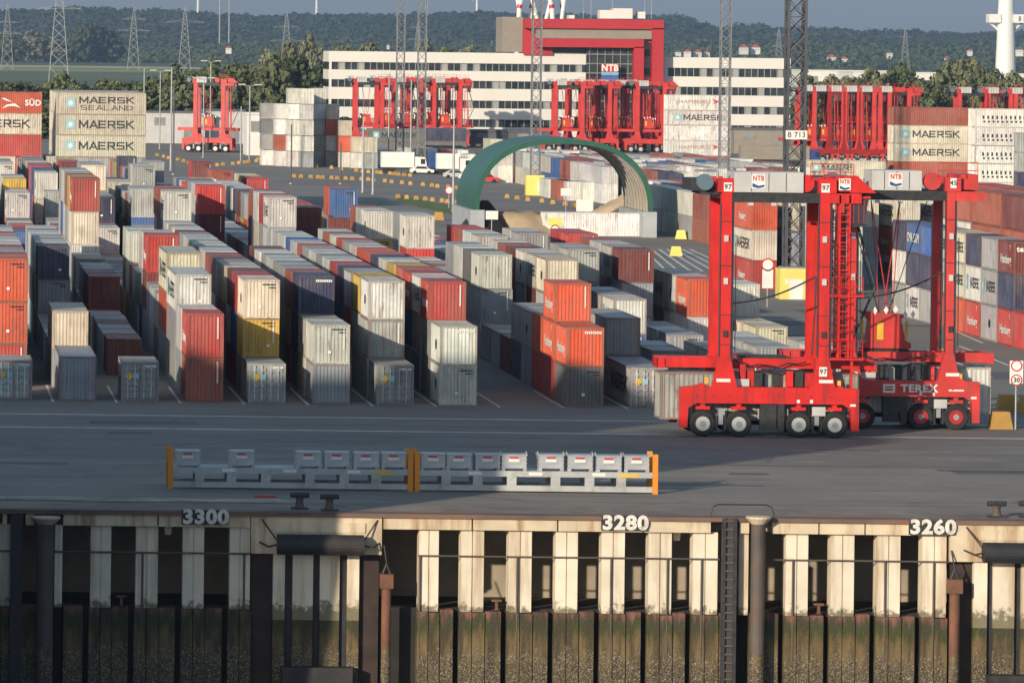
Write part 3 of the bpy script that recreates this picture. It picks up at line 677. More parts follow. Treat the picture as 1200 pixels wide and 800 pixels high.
def fill_row(r, spec, kmax, filler='ss', start=None):
    X = ROWK[r]; slots = {}
    for ent in spec:
        k, tiers, tops = ent[:3]; lower = ent[3] if len(ent) > 3 else None; lg = ent[4] if len(ent) > 4 else {}
        i = 0
        while i < len(tops):
            c = tops[i]; big = False; door = False
            while i+1 < len(tops) and tops[i+1] in '=!':
                if tops[i+1] == '=': big = True
                else: door = True
                i += 1
            slots[k] = (tiers, c, lower, big, door, lg); lower_first = lower; lower = None; lg = {}
            if big: slots[k+1] = None
            k += 2 if big else 1; i += 1
    run, cur = 0, filler
    for k in range(start or 0, kmax):
        if run <= 0: run = R.randint(1, 4); cur = filler if k < 28 else R.choice(('ss', 'ss', 'sss', 'sss', 'hh', 's', 'hhh') if r < 8 else (('s', 'ss', 's', 'ss', 'sss') if r < 10 else ('s', 's', 'ss') if r == 10 else ('s',)))
        run -= 1
        if k not in slots and (start is not None) and filler:
            slots[k] = (cur, R.choice(RND), None, False, False, {})
    order = sorted(k for k in slots if slots[k])
    prev = 0
    for n, k in enumerate(order):
        tiers, c, lower, big, door, lg = slots[k]; z = 0; D = 337 + 6.5*k; L = 12.19 if big else 6.06
        for t, hh in enumerate(tiers):
            top = t == len(tiers)-1
            cc = c if top else (lower[t] if lower and t < len(lower) else R.choice(RND))
            logos = list(lg.get(t, ()))
            hgt = HT[hh]
            infront = slots.get(k-1)
            # exposed pixels
            nf = len(infront[0]) if infront else (0 if k-1 not in slots else len(tiers))
            if k-1 in slots and slots[k-1] is None: nf = len(slots[k-2][0]) if slots.get(k-2) else 0
            sc = 0
            s = F/D
            if t >= nf: sc += CW*hgt*s*s
            if top: sc += CW*L*s*(H-z)/D*s*.8
            sc += L*X/D*hgt*s*s*(.9 if t >= len(tiers)-2 else .3)
            if t >= nf and not door and not any(q[0] == 'E' for q in logos):
                u = R.random()
                if cc in 'ROMTNbY' and u < .75: logos.append('EV')
                elif cc in 'GWCB' and u < .25: logos.append('EV')
                if R.random() < .4: logos.append('ES')
            if cc in 'WCG' and top and R.random() < .55 and not any(q[0] == 'L' for q in logos): logos.append('LMAERSK' if R.random() < .5 else 'LRING')
            if cc in 'RO' and R.random() < .5 and not any(q[0] == 'L' for q in logos): logos.append('LH')
            ti = 'top' if top and len(tiers) > 1 else ('single' if len(tiers) == 1 else ('bottom' if t == 0 else ('second' if t == 1 else 'third')))
            put_c(X + R.uniform(-.06, .06), D + R.uniform(-.12, .12), z, L, hgt, cc, 0, logos, None, door and t == 0, sc, (r, n, ti, big))
            z += hgt + .01
ORD = words_ + tuple('%dth' % i for i in range(21, 80))
rows = {
 0: ([(0, 's', 'G!'), (2, 'hhh', 'OTGTWWGTWG', 'RO')], 58, 'ss'),
 1: ([(0, 'h', 'B='), (2, 'ss', 'C=', 'G'), (4, 's', 'GWGG='), (9, 'sss', 'N', 'GGN'), (10, 'sss', 'WGGWGW'), (16, 's', 'GWGTWGGW'), (43, 'hhh', 'WWGTW', 'MW')], 58, 'ss'),
 2: ([(0, 's', 'G!'), (4, 's', 'MGGM'), (8, 's', 'GW'), (10, 'ss', 'MMGG', 'M'), (14, 's', 'G'), (15, 'ss', 'GG'), (17, 'hhhh', 'RYTGWG', 'GWC', {3: ('EV',)}), (23, 'ss', 'GWTGRWGG'), (41, 'hh', 'R', 'R', {1: ('Etex',)}), (42, 'hhh', 'RTGWT', 'RR')], 58, 'ss'),
 3: ([(0, 'hh', 'R', 'T', {1: ('LH', 'EV')}), (1, 'hh', 'W', 'G'), (2, 'sss', 'W=', 'GG', {2: ('LMAERSK',)}), (4, 'hhh', 'C=', 'GO', {2: ('LMAERSK',)}), (6, 'ss', 'GWG'), (9, 'hhh', 'RW', 'BM', {2: ('LH',)}), (11, 'ss', 'GWT'), (14, 'sss', 'WW'), (16, 's', 'GWTGWGGTWG'), (32, 'ssss', 'CGB'), (44, 'hhh', 'MRTY')], 58, 'ss'),
 4: ([(0, 's', 'G!'), (1, 'sss', 'C', 'GY'), (2, 'sss', 'RMCGMTWBWGWGMWGW'), (18, 'ssss', 'WTT', 'GGB', {3: ('LMAERSK',)}), (21, 'ss', 'GWTGRWG'), (28, 'hhh', 'GG', None, {2: ('LMAERSK',)}), (37, 'sss', 'CCN')], 59, 'ss'),
 5: ([(0, 'ss', 'WG', 'B'), (2, 'sss', 'N', 'GN', {2: ('ET',)}), (3, 'sss', 'TGGWGWM'), (10, 's', 'GWGGBWGTWGG'), (21, 'ssss', 'RWBT', 'GGM'), (25, 'ss', 'GWTGWG'), (45, 'sss', 'NbGT')], 57, 'ss'),
 6: ([(0, 's', 'G!'), (1, 'sss', 'W', 'GG', {2: ('LRING',)}), (2, 'sss', 'YGNRWGWGTWbWW'), (16, 'ssss', 'WRWT', 'GYG', {3: ('LMAERSK',)}), (20, 'ss', 'WGTG'), (38, 'sss', 'WbG')], 54, 'ss'),
 7: ([(0, 'ss', 'W', 'W', {0: ('LRING',), 1: ('ET',)}), (1, 'sss', 'R', 'GG', {2: ('LH', 'EV')}), (2, 'sss', 'WRTYWNOOWGRWTW'), (16, 'ss', 'WGWG'), (20, 'hhh', 'MTRT'), (24, 'ss', 'WTWY')], 50, 'ss'),
 8: ([(22, 's', 'GWbGWTGW'), (33, 'ss', 'YTWG'), (40, 'sss', 'ROYW')], 46, None),
 9: ([(0, 'ss', 'O', 'D', {1: ('LH', 'ET')}), (1, 'sss', 'O', 'RO', {2: ('EV',)}), (2, 'ss', 'O', 'R'), (3, 'ss', 'GG', 'GG'), (5, 's', 'MGG'), (8, 'sss', 'W', 'GB', {2: ('LRING',)}), (9, 'sss', 'DWG'), (12, 'ss', 'GWTGW'), (17, 'hhh', 'WG', 'TR', {1: ('Etex',), 2: ('LRING',)}), (19, 's', 'WGRW'), (23, 'sss', 'WWT', 'TY', {2: ('LRING',)}), (29, 'hhh', 'bO')], 50, 'ss', 31),
 10: ([(0, 's', 'G=!'), (2, 'ss', 'G=', 'G'), (4, 's', 'GWG'), (7, 'sss', 'CGW', 'GG', {2: ('LRING',)}), (10, 'sss', 'MTW'), (13, 'ss', 'G'), (14, 'sss', 'GWTR')], 46, 'ss', 18),
 11: ([(3, 's', 'GB'), (6, 'ss', 'WGG'), (10, 'sss', 'GG'), (12, 'ss', 'GWT'), (15, 'sss', 'GW')], 42, 's', 17),
 12: ([(2, 's', 'MGG'), (6, 's', 'GWG'), (10, 'sss', 'MGWT', 'GB'), (14, 'ss', 'W'), (15, 'sss', 'RR')], 40, 's', 17),
 13: ([(4, 's', 'GGW'), (9, 'hh', 'OWC', 'WbW', {1: ('LH',)}), (12, 'ss', 'GGW')], 18, None),
 14: ([(4, 's', 'WG'), (8, 's', 'CC', None, {0: ('LMAERSK',)}), (10, 'ss', 'WG', 'GG')], 13, None),
}
for r, ent in rows.items():
    spec, kmax, filler = ent[:3]
    fill_row(r, spec, kmax, filler, (ent[3] if len(ent) > 3 else 16) if filler else None)
for p in PLACED:
    r, n, ti, big = p['where']
    p['label'] = '%s %s container, %s %s, %s stack back in %s row from left' % (PAL[p['c']][1], 'long' if big else 'short', {'single': 'single', 'top': 'top', 'bottom': 'bottom', 'second': 'second', 'third': 'third'}[ti], 'layer', ORD[n], ORD[r])
    p['group'] = 'containers in the left storage block'
NLEFT = len(PLACED)
# right-hand rows
def block(X, D0, tiers, cols, L, where, gap=.35, logos=None, score=None, group='containers in the right storage block'):
    D = D0
    for n, stack in enumerate(cols):
        z = 0
        for t, c in enumerate(stack):
            hh = HT[tiers[t]]
            if c != '.':
                s = F/D; lg = list((logos or {}).get((n, t), ()))
                put_c(X, D, z, L, hh, c, 0, lg, '%s %s container, layer %s, %s from front in %s' % (PAL[c][1], 'long' if L > 7 else 'short', ('one', 'two', 'three', 'four', 'five')[t], ORD[n], where), False, score if score is not None else hh*L*X/D*s*s + (CW*hh*s*s if n == 0 else 0), None, group)
            z += hh + .01
        D += L + gap
block(88.3, 397.5, 'hhs', ['T..', 'R..', 'RNM', 'GGG', 'RWN', 'OCC', 'RGG', 'GNb', 'WNb', 'GWN'], 6.06, 'right row nearest the lane',
      logos={(2, 2): ('Etex', 'LH'), (3, 1): ('LMAERSK',), (4, 1): ('LMAERSK',), (5, 1): ('LMAERSK',), (5, 2): ('LMAERSK',), (3, 0): ('LRING',), (2, 0): ('LH',), (4, 0): ('LH',), (6, 2): ('LMAERSK',), (8, 0): ('LMAERSK',), (8, 2): ('LCMA',)})
block(92.5, 385, 'hhhh', ['GTWT', 'WTGT', 'TGGT', 'GWTM', 'GWTT', 'TGWT'], 12.19, 'second right row from the lane', logos={(q, 3): ('LH',) for q in (2,)})
block(96.7, 432, 'hhhh', ['GTWT', 'WTGT', 'TGGR'], 12.19, 'third right row from the lane')
for i, (X, st) in enumerate(((82.5, ['RCO', 'GWT']), (86.7, ['GBC', 'WGT']), (90.9, ['GWW', 'TGW']), (95.1, ['BGC', 'GWT']), (99.3, ['WOC', 'GWT']), (103.5, ['WNW', 'GRT']))):
    block(X, 503 + (i > 2)*14, 'hhh', st, 12.19, ORD[i] + ' row behind the yellow mast', logos={(0, 1): ('LMAERSK',) if st[0][1] in 'BCGW' else ('LH',), (0, 0): ('LMAERSK',) if st[0][0] in 'BCGW' else ('LH',), (0, 2): ('LMAERSK',) if st[0][2] in 'CW' else ('LH',)})
# reefers and other low rows behind, seen over the front ones
lowi = 0
for X0, X1, Da, Db, tiers, cs in ((96, 150, 590, 690, 'hh', 'PPPWWGPT'), (104, 134, 770, 880, 'hs', 'PWWCGTPWbT'), (122, 160, 930, 1000, 's', 'PWPCGbPT')):
    X = X0
    while X < X1:
        D = Da + R.uniform(0, 6)
        while D < Db:
            if R.random() < (.93 if Da < 600 else .75):
                z = 0
                for t in tiers:
                    c = R.choice(cs); top = t == tiers[-1]
                    put_c(X, D, z, 12.19, HT[t], c, 0, ('LMAERSK',) if c in 'PWC' and R.random() < .35 and D < Da+12 else (), None, False, (12*CW*F/D*H/D*F/D*.6 if z > 0 or len(tiers) == 1 else 3) + (60 if D < Da+8 else 0), None, 'low rows of pale containers behind')
                    lowi += 1; z += HT[t]+.01
            D += 12.6
        X += 3.9 if Da > 600 else 3.2
# stacks seen from the side: far depot stacks and the long white container under the shelter
def side_stack(px0, ybase, D, n, cols, label, logos=None, L=12.19, hs=None, gap=.02, deep=1):
    X = at(px0, ybase, D)[0]
    for d in range(deep):
        z = 0
        for t in range(n):
            hh = (hs or [2.9]*n)[t]; c = cols[t]
            put_c(X, D + CW + d*2.6, z, L, hh, c, -math.pi/2, (logos or {}).get(t, ()) if d == 0 else (), '%s, %s container, %s layer from below%s' % (label, PAL[c][1], ORD[t], '' if d == 0 else ', behind'), False, 900 if d == 0 else 30, None, 'side-on container stacks')
            z += hh + .012
side_stack(66, 185, 700, 6, 'GTGCCC', 'tall side-on stack left of the far carrier', {5: ('RMAERSK2',), 4: ('RMAERSK',), 3: ('RMAERSK',)}, hs=[2.59, 2.59, 2.59, 2.9, 2.9, 2.9], deep=14)
side_stack(-56, 185, 700, 6, 'GTWRCO', 'side-on stack cut by the left edge', {5: ('RSUD',), 4: ('RMAERSK',)}, hs=[2.59, 2.59, 2.59, 2.9, 2.9, 2.9])
side_stack(782, 180, 985, 5, 'TPPPP', 'white side-on stack before the office block', {1: ('RHAM',), 3: ('RMAERSK',), 4: ('RHAM',)}, deep=2)
side_stack(1047, 200, 822, 5, 'GTCCT', 'side-on stack right of the parked red carriers', {3: ('RMAERSK',), 2: ('RMAERSK',)}, deep=2)
side_stack(1142, 200, 812, 5, 'PPPPP', 'white side-on stack at the right edge', {q: ('RVENT',) for q in range(5)}, deep=2)
side_stack(1192, 215, 760, 4, 'PNGG', 'grey side-on stack cut by the right edge')
side_stack(636, 276, 640, 1, 'P', 'long white container lying before the green shelter', L=13.0)
side_stack(430, 195, 1085, 2, 'DD', 'dark grey side-on pair before the parked carriers', {1: ('RMAERSK',)})
side_stack(480, 195, 1100, 2, 'DN', 'dark side-on pair further right before the carriers')
side_stack(870, 190, 900, 1, 'P', 'pale side-on box left of the lettered mast', {0: ('RMAERSK',)})
side_stack(945, 180, 960, 1, 'C', 'pale side-on box below the parked right carriers', {0: ('RMAERSK',)})
side_stack(1002, 205, 820, 2, 'PC', 'cream side-on stack left of the tall right stack', L=5)
# heap of mixed boxes in front of the trees
mixed = ((306, 4, 990, 'PGDG'), (322, 4, 984, 'WTPW'), (337, 5, 980, 'WPWPW'), (352, 5, 975, 'GWPWP'), (367, 5, 988, 'PCWPW'), (382, 4, 985, 'GPOC'), (397, 3, 980, 'WOC'), (412, 2, 975, 'PC'), (427, 2, 972, 'GC'))
for i, (p_, n, D, cs) in enumerate(mixed):
    X = at(p_, 195, D)[0]; z = 0
    for t in range(n):
        X = at(p_, 195, D)[0] + R.uniform(-.1, .1); D += R.uniform(-.4, .4)
        c = cs[t % len(cs)]
        put_c(X, D, z, 6.06, 2.9, c, 0, ('LMAERSK',) if c in 'PW' and t % 2 else (), '%s short container, %s layer from below, %s column of the mixed heap' % (PAL[c][1], ORD[t], ORD[i]), False, 320, None, 'mixed heap of boxes before the trees')
        z += 3.02
# boxes right of the shelter and seen through it
for i, (p_, y_, cs) in enumerate(((642, 232, 'W'), (653, 234, 'T'), (664, 235, 'W'), (683, 236, 'W'), (765, 248, 'OT'), (778, 250, 'DN'), (791, 250, 'PW'), (584, 214, 'PW'), (600, 214, 'WP'), (618, 214, 'PP'), (638, 216, 'PC'), (662, 217, 'WP'), (684, 217, 'PG'), (772, 238, 'WG'), (804, 240, 'bP'), (818, 242, 'PP'), (832, 244, 'PW'), (762, 228, 'RP'), (796, 230, 'TW'), (548, 199, 'P'), (562, 200, 'W'), (574, 199, 'PC'), (592, 200, 'P'), (608, 200, 'GP'), (470, 190, 'W'), (484, 191, 'C'), (498, 191, 'P'), (446, 193, 'P'), (520, 192, 'T'), (534, 193, 'P'))):
    X, D = gp(p_, y_); z = 0
    for t, c in enumerate(cs):
        put_c(X, D, z, 12.19, 2.9, c, 0, ('LMAERSK',) if c in 'PW' else (), '%s long container, %s layer, %s of the boxes around the green shelter' % (PAL[c][1], ORD[t], ORD[i]), False, 420, None, 'boxes around the green shelter'); z += 2.91
# the 300 that show largest stand as things of their own; the rest form one mass
PLACED.sort(key=lambda p: -p['score'])
IND, REST = PLACED[:298], PLACED[298:]
seen_l = {}
for i, p in enumerate(IND):
    if p['label'] is None: p['label'] = None
for p in IND:
    if p['label'] is None:
        lowi += 1; n = seen_l.setdefault('low', 0); seen_l['low'] += 1
        p['label'] = '%s container in the low pale rows behind, %s of them' % (PAL[p['c']][1], ORD[min(n, 75)])
    make_container(p, 1 if p['D'] < 470 or p['rz'] or 'mixed' in p['group'] else 0)
def join_rest(rest):
    V, Fc, C = [], [], []; off = 0
    for p in rest:
        me = cmesh('far', p['L'], p['h']); k = ('np', p['L'], p['h'])
        if k not in CMESH:
            a = np.array([v.co[:] for v in me.vertices]); CMESH[k] = (a, [tuple(q.vertices) for q in me.polygons])
        a, fs = CMESH[k]; c, s = math.cos(p['rz']), math.sin(p['rz'])
        b = np.stack([a[:, 0]*c - a[:, 1]*s + p['X'], a[:, 0]*s + a[:, 1]*c + p['D'], a[:, 2] + p['z']], 1)
        V.append(b); Fc += [tuple(i+off for i in f) for f in fs]; off += len(a)
        C += [(*vary(PAL[p['c']][0]), 1)]*sum(len(f) for f in fs)
    me = bpy.data.meshes.new('container_mass'); me.from_pydata(np.concatenate(V).tolist(), [], Fc); me.update()
    ca = me.color_attributes.new('Col', 'FLOAT_COLOR', 'CORNER'); ca.data.foreach_set('color', np.array(C, dtype=np.float32).ravel())
    me.materials.append(CMS)
    o = link('container_mass', me); tag(o, 'mass of further stacked containers filling the yard rows', 'containers', None, 'stuff')
join_rest(REST)
print('containers', len(PLACED), 'left', NLEFT)
# ---------------------------------------------------------------- straddle carriers
RIMW = mat('pale_rim', (.55, .55, .53), .45, .3, var=.12); RIMR = mat('red_rim', (.40, .02, .02), .5, var=.15)
LAMP = mat('amber_lamp', (.9, .4, .05), .4)
BLUEM = mat('blue_logo_paint', (.02, .06, .22), .5)
def wheel(e, x, y, rim, out, small=False):
    n = 14 if small else 22
    wl = MB().lathe([(.45, 0), (.72, -.02), (.80, .06), (.80, .44), (.72, .52), (.45, .5)], y, x, .80, n).build('wheel', RUBBER, e)
    yy = y-.012 if out < 0 else y+.48
    MB().lathe([(.44, 0), (.44, .03), (.36, .05), (.20, .05), (.18, -.03), (.02, -.03)] if out < 0 else [(.44, .03), (.44, 0), (.2, 0), (.18, .06), (.02, .06)], yy, x, .80, n).build('rim', rim, wl)
    if not small and out < 0:
        MB().lathe([(.19, 0), (.19, .02), (.02, .02)], yy-.035, x, .8, 14).build('hub', STEEL, wl)
def ntb(e, x, y, z, w=.85, m=None):
    q = MB().box(x, x+w, y-.012, y-.002, z, z+w).build('company_plate', WHITE, e)
    link('lettering', text_mesh('NTB', SIGNR, .03), q, (x+w/2, y-.02, z+w*.72), rot=FRONT, scale=(w*.40, w*.5, 1))
    MB().add([(x+.06, y-.016, z+.1), (x+w*.5, y-.016, z+.02*w), (x+w-.06, y-.016, z+.12*w), (x+w-.06, y-.016, z+.28*w), (x+w*.5, y-.016, z+.2*w), (x+.06, y-.016, z+.4*w)], [(0, 1, 4, 5), (1, 2, 3, 4)]).build('wave_mark', BLUEM, q)
def plate(e, s, x, y, z, w=.5, h=.55):
    q = MB().box(x, x+w, y-.012, y-.002, z, z+h).build('number_plate', WHITE, e)
    link('number', text_mesh(s, INK, .02), q, (x+w/2, y-.02, z+h/2), rot=FRONT, scale=(.42, .42, 1))
def carrier(name, label, loc, rz=0, red=REDP, rim=RIMW, c0=2.4, c1=8.4, cw=.62, box=(3.05, 7.3), number=None, terex=False, detail=True, spreader_z=4.0, head=True, group=None, xmax=11.5, mirror=False):
    e = tag(empty(name, loc, rz), label, 'straddle carrier', group)
    L, W = 10.9, 4.9
    def B(nm, *a, m=red, p=None): return MB().box(*a).build(nm, m, p or e)
    for si, y0 in enumerate((0.0, W-.62)):
        y1 = y0+.62
        poly = [(0, .55), (.45, .55), (.5, 1.75), (1.0, 2.05), (L-1.0, 2.05), (L-.5, 1.75), (L-.45, .45), (L, .45), (L, 3.0), (L-.9, 3.05), (L-1.1, 3.2), (L-1.6, 3.05), (1.9, 3.05), (1.4, 3.25), (.9, 3.1), (0, 3.0)]
        MB().prism(poly, y0, y1).build('side_beam', red, e)
        for c in (c0, c1):
            MB().prism([(c, 4.8), (c+cw, 4.8), (c+cw, 15.4), (c, 15.4)], y0+.02, y1-.02).build('column', red, e)
            MB().prism([(c-.45, 3.04), (c+cw+.45, 3.04), (c+cw+.02, 4.8), (c-.02, 4.8)], y0+.04, y1-.04).build('column_foot', red, e)
            MB().tube((c+cw+.12, y0+.3, 3.3), (c+cw+.12, y0+.3, 14.4), .07, 6).build('hydraulic_pipe', STEEL, e)
        for wxx in (1.4, 3.6, 7.25, 9.45):
            wheel(e, wxx, y0+.05, rim, -1 if si == 0 else 1, not detail)
            B('wheel_bracket', wxx-.42, wxx+.42, y0+.06, y1-.06, 1.66, 1.86)
            B('fork_leg', wxx-.14, wxx+.14, y0+.15, y1-.15, 1.86, 2.049)
        for wxx in (2.5, 8.35):
            B('suspension_strut', wxx-.14, wxx+.14, y0+.1, y1-.1, .75, 1.75, m=STEEL if si == 0 else DARK)
            B('mudguard', wxx-.32, wxx-.2, y0+.05, y1-.05, .35, 1.3, m=DARK); B('mudguard', wxx+.2, wxx+.32, y0+.05, y1-.05, .35, 1.3, m=DARK)
        B('equipment_box', 4.9, 5.9, y0+.15, y1-.1, .45, 2.04, m=DARK)
        B('top_girder', c0+cw+.01, c1-.01, y0+.05, y1-.05, 14.3, 14.9, m=DARK); B('overhang_girder', c1+cw+.01, c1+cw+1.9, y0+.05, y1-.05, 14.3, 14.9)
        B('column_head', c0-.25, c0+cw+.1, y0-.04, y1+.04, 14.9, 15.75); B('column_head', c1-.1, c1+cw+.35, y0-.04, y1+.04, 14.9, 15.75)
    for c in (c0, c1): B('cross_beam', c+.05, c+cw-.05, .63, W-.63, 14.5, 15.3)
    B('machine_deck', c0-1.2, xmax, .66, W-.66, 14.75, 14.95, m=DARK)
    if box:
        B('engine_housing', box[0], box[1], -.06, 2.9, 14.92, 16.15, m=LGREY)
        for i in range(1, 4):
            x = box[0] + (box[1]-box[0])*i/4; B('panel_joint', x-.02, x+.02, -.075, -.062, 14.97, 16.1, m=DARK)
        if detail: ntb(e, box[0]+1.05, -.075, 15.15)
    B('winch_box', c1+cw+.4, c1+cw+1.5, .3, W-.3, 15.0, 15.95)
    MB().lathe([(.55, 0), (.55, .5), (.15, .5)], .1, c1-.9, 15.5, 16).build('winch_drum', red, e)
    MB().lathe([(.5, 0), (.5, .6), (.1, .6)], .1, c0-1.0, 15.5, 16).build('fan', mat_fan, e)
    B('engine', c0-1.8, c0-.4, .75, W-.7, 14.96, 15.7, m=DARK)
    MB().tube((c0-.2, .5, 15.75), (c0-.2, .5, 16.2), .08).tube((c0-.2, .5, 16.2), (c0-1.6, .5, 16.2), .08).build('exhaust', STEEL, e)
    # cabin under the overhanging end, ladder with cage
    fx = (lambda a, b: (c0+c1+cw-b, c0+c1+cw-a)) if mirror else (lambda a, b: (a, b))
    if not mirror:
        MB().prism([(10.35, 13.0), (11.15, 13.0), (11.4, 14.6), (10.35, 14.6)], .3, 2.2).build('cabin', GLASS, e)
        B('cabin_roof', 10.2, 11.5, .2, 2.3, 14.6, 14.74); B('cabin_floor', 10.2, 11.3, .2, 2.3, 12.88, 12.995, m=DARK)
        for q in range(3): B('cabin_window_bar', 10.45+q*.32, 10.5+q*.32, .27, .299, 13.1, 14.5)
    if not mirror:
        MB().prism([(c1+cw+1.2, 14.95), (c1+cw+2.8, 14.95), (c1+cw+1.6, 16.0), (c1+cw+1.2, 16.0)], .05, .3).build('gusset', red, e)
        if detail: ntb(e, c1+cw+.5, .05, 15.1, .72)
    lx = c1+cw+.55 if not mirror else c0-1.25
    for y in (.05, .55): B('ladder_rail', lx, lx+.1, y, y+.1, 4.9, 14.8); B('ladder_rail', lx+.6, lx+.7, y, y+.1, 4.9, 14.8)
    if detail:
        rg = MB().box(lx+.1, lx+.6, .07, .13, -.03, .03).mesh('rung', red); z = 5.2
        while z < 14.6: link('rung', rg, e, (0, 0, z)); z += .42
        hp = MB()
        for a_, b_2 in (((0, 0), (0, -.5)), ((0, -.5), (.7, -.5)), ((.7, -.5), (.7, 0))): hp.tube((lx+a_[0], .05+a_[1], 0), (lx+b_2[0], .05+b_2[1], 0), .03, 5)
        hpm = hp.mesh('cage_hoop', red); z = 6.6
        while z < 13: link('cage_hoop', hpm, e, (0, 0, z)); z += .85
    for z in (4.75, 8.6):
        pa_, pb_ = fx(c1+cw+.01, c1+cw+2.1)
        B('platform', pa_, pb_, -.05, 1.2, z, z+.12)
        for x in (pa_+.7, pa_+1.4, pb_-.05): MB().tube((x, -.02, z+.12), (x, -.02, z+1.2), .03, 5).build('guard_post', red, e)
        for zz in (.65, 1.2): MB().tube((pa_+.1, -.02, z+zz), (pb_-.05, -.02, z+zz), .03, 5).build('guard_rail', red, e)
    pa_, pb_ = fx(c1+cw+1.35, c1+cw+1.5); B('platform_stay', pa_, pb_, .1, .3, 3.05, 8.6)
    # guard rail on top
    for x in (c1-.6, c1+.2, c1+cw+.6, c1+cw+1.4): MB().tube((x, .05, 15.75), (x, .05, 16.7), .03, 5).build('guard_post', red, e)
    for zz in (16.2, 16.7): MB().tube((c1-.6, .05, zz), (c1+cw+1.4, .05, zz), .03, 5).build('guard_rail', red, e)
    # spreader with its head block and ropes
    sz = spreader_z
    sp = empty('spreader', (0, 0, sz)); sp.parent = e
    for y in (1.35, 3.15): B('spreader_rail', -1.2, 12.0, y, y+.3, .15, .75, p=sp)
    for x in (-1.2, 11.6): B('end_beam', x, x+.42, 1.25, 3.65, .1, .7, p=sp)
    for x in (3.6, 6.8): B('cross_member', x, x+.3, 1.655, 3.145, .2, .7, p=sp)
    B('middle_frame', 3.9, 6.79, 1.66, 3.14, .3, .9, m=DARK, p=sp)
    if head:
        MB().prism([(4.0, .95), (6.9, .95), (6.9, 1.3), (6.55, 1.45), (6.25, 2.8), (6.7, 3.05), (3.7, 3.3), (4.35, 2.7), (4.2, 1.4), (4.0, 1.3)], 1.7, 3.1).build('head_block', red, sp)
        B('yellow_stripe', 4.75, 5.15, 1.685, 1.698, 1.5, 2.55, m=YELL, p=sp)
        for x in (3.75, 6.55): MB().tube((x, 1.6, 1.5), (x+.05, 1.6, 2.7), .09, 8).build('hose_guard', YELL, sp)
        for i, (x, z) in enumerate(((4.6, 3.3), (5.3, 3.35), (5.9, 3.4), (6.5, 3.1), (7.0, 3.1))):
            MB().add([(x-.16, 1.66, z), (x, 1.66, z-.26), (x+.16, 1.66, z), (x, 1.66, z+.26)], [(0, 1, 2, 3)]).build('white_marker', WHITE, sp)
        for x0, x1 in ((5.0, 4.4), (5.6, 4.4), (5.2, 6.2), (5.8, 6.2)): MB().tube((x0, 2.3, 3.0), (x1, 2.3, 14.2-sz), .035, 5).build('rope', red, sp)
        for x0 in (2.9, 7.9):  MB().tube((5.2, 2.2, 2.2), (x0, 2.2, 14.2-sz), .03, 5).build('rope', DARK, sp)
    if not mirror: MB().tube((xmax-.6, 1.6, 13.2), (xmax+.6, 1.6, 9.2), .09, 6).tube((xmax+.6, 1.6, 9.2), (xmax-1.2, 1.8, sz+.8), .07, 6).build('cable_chain', DARK, e)
    if detail:
        for x, y_ in ((4.2, .8), (4.9, 1.0), (5.8, .9), (6.6, .8)):
            B('valve_block', x, x+.4, y_, y_+.5, 3.06, 3.75 + .3*R.random(), m=DARK if R.random() < .5 else red)
        for c in (c0, c1):
            MB().tube((c-.06, .1, 4.9), (c-.06, .1, 14.2), .05, 6).build('cable_bundle', DARK, e); MB().tube((c+cw+.3, .2, 5.2), (c+cw+.3, .2, 12.0), .03, 5).build('thin_pipe', DARK, e)
            for z in (6.1, 9.3, 11.9): MB().box(c+.16, c+.42, -.09, .018, z, z+.38).build('junction_box', LGREY if z > 9 else DARK, e)
            for z in (5.6, 7.4, 10.4, 13.1): MB().box(c-.02, c+cw+.02, .004, .018, z, z+.05).build('weld_seam', DARK, e)
        for x in (c0+1.6, (c0+c1)/2, c1-1.2): MB().box(x, x+.3, -.12, .04, 14.12, 14.29).build('floodlight', LGREY, e)
        hs = MB(); p = None
        for t in range(11):
            q = (c0+cw+.1 + (c1-c0-cw-.2)*t/10, .7, 8.1 + 1.7*t/10 - .35*math.sin(math.pi*t/10))
            if p: hs.tube(p, q, .055, 6)
            p = q
        hs.tube(p, (c1-.15, .7, 7.6), .055, 6).tube((c1-.15, .7, 7.6), (c1-.3, .7, 5.0), .055, 6).build('hose', DARK, e)
        for z0 in (4.2, 4.6):
            hs = MB(); p = None
            for t in range(9):
                q = (c0+cw+.2 + 4.6*t/8, .9, z0 - .3*math.sin(math.pi*t/8) + .1*math.sin(t*2.3))
                if p: hs.tube(p, q, .05, 6)
                p = q
            hs.build('hose', DARK, e)
        B('toolbox', c0+1.0, c0+1.9, .65, 1.2, 3.07, 3.5, m=LGREY); B('motor', c0+2.2, c0+2.7, .66, 1.2, 3.07, 3.9, m=DARK); B('motor', c1-1.3, c1-.8, .66, 1.2, 3.07, 4.0, m=DARK)
        B('step_ladder', 5.95, 6.35, .0, .12, .35, 2.04, m=DARK)
        for x in (1.0, 2.0, 3.0, 5.0, 6.0, 8.0, 9.2): MB().tube((x, -.01, 2.5), (x, -.022, 2.5), .045, 6).build('bolt_head', DARK, e)
        B('fuel_tank', 7.7, 8.2, .75, 1.2, 3.06, 3.9); B('reservoir', 3.75, 4.1, .75, 1.2, 3.06, 4.4)
        MB().box(1.5, 1.72, .1, .3, 3.26, 3.6).build('warning_lamp', LAMP, e); MB().box(9.6, 9.8, .1, .3, 3.2, 3.5).build('warning_lamp', LAMP, e)
        MB().box(8.05, 8.85, -.03, .1, 1.35, 1.9).build('control_panel', LGREY, e)
        for x in (7.2, 8.0): MB().box(x-.09, x+.09, -.012, -.002, 2.12, 2.32).build('work_lamp', WHITE, e)
        MB().box(10.35, 10.7, -.012, -.002, 1.95, 2.08).build('white_label', WHITE, e)
        for x in (c0-.2, c1+.05): MB().box(x, x+.85, .026, .034, 3.35, 3.55).build('white_label', WHITE, e)
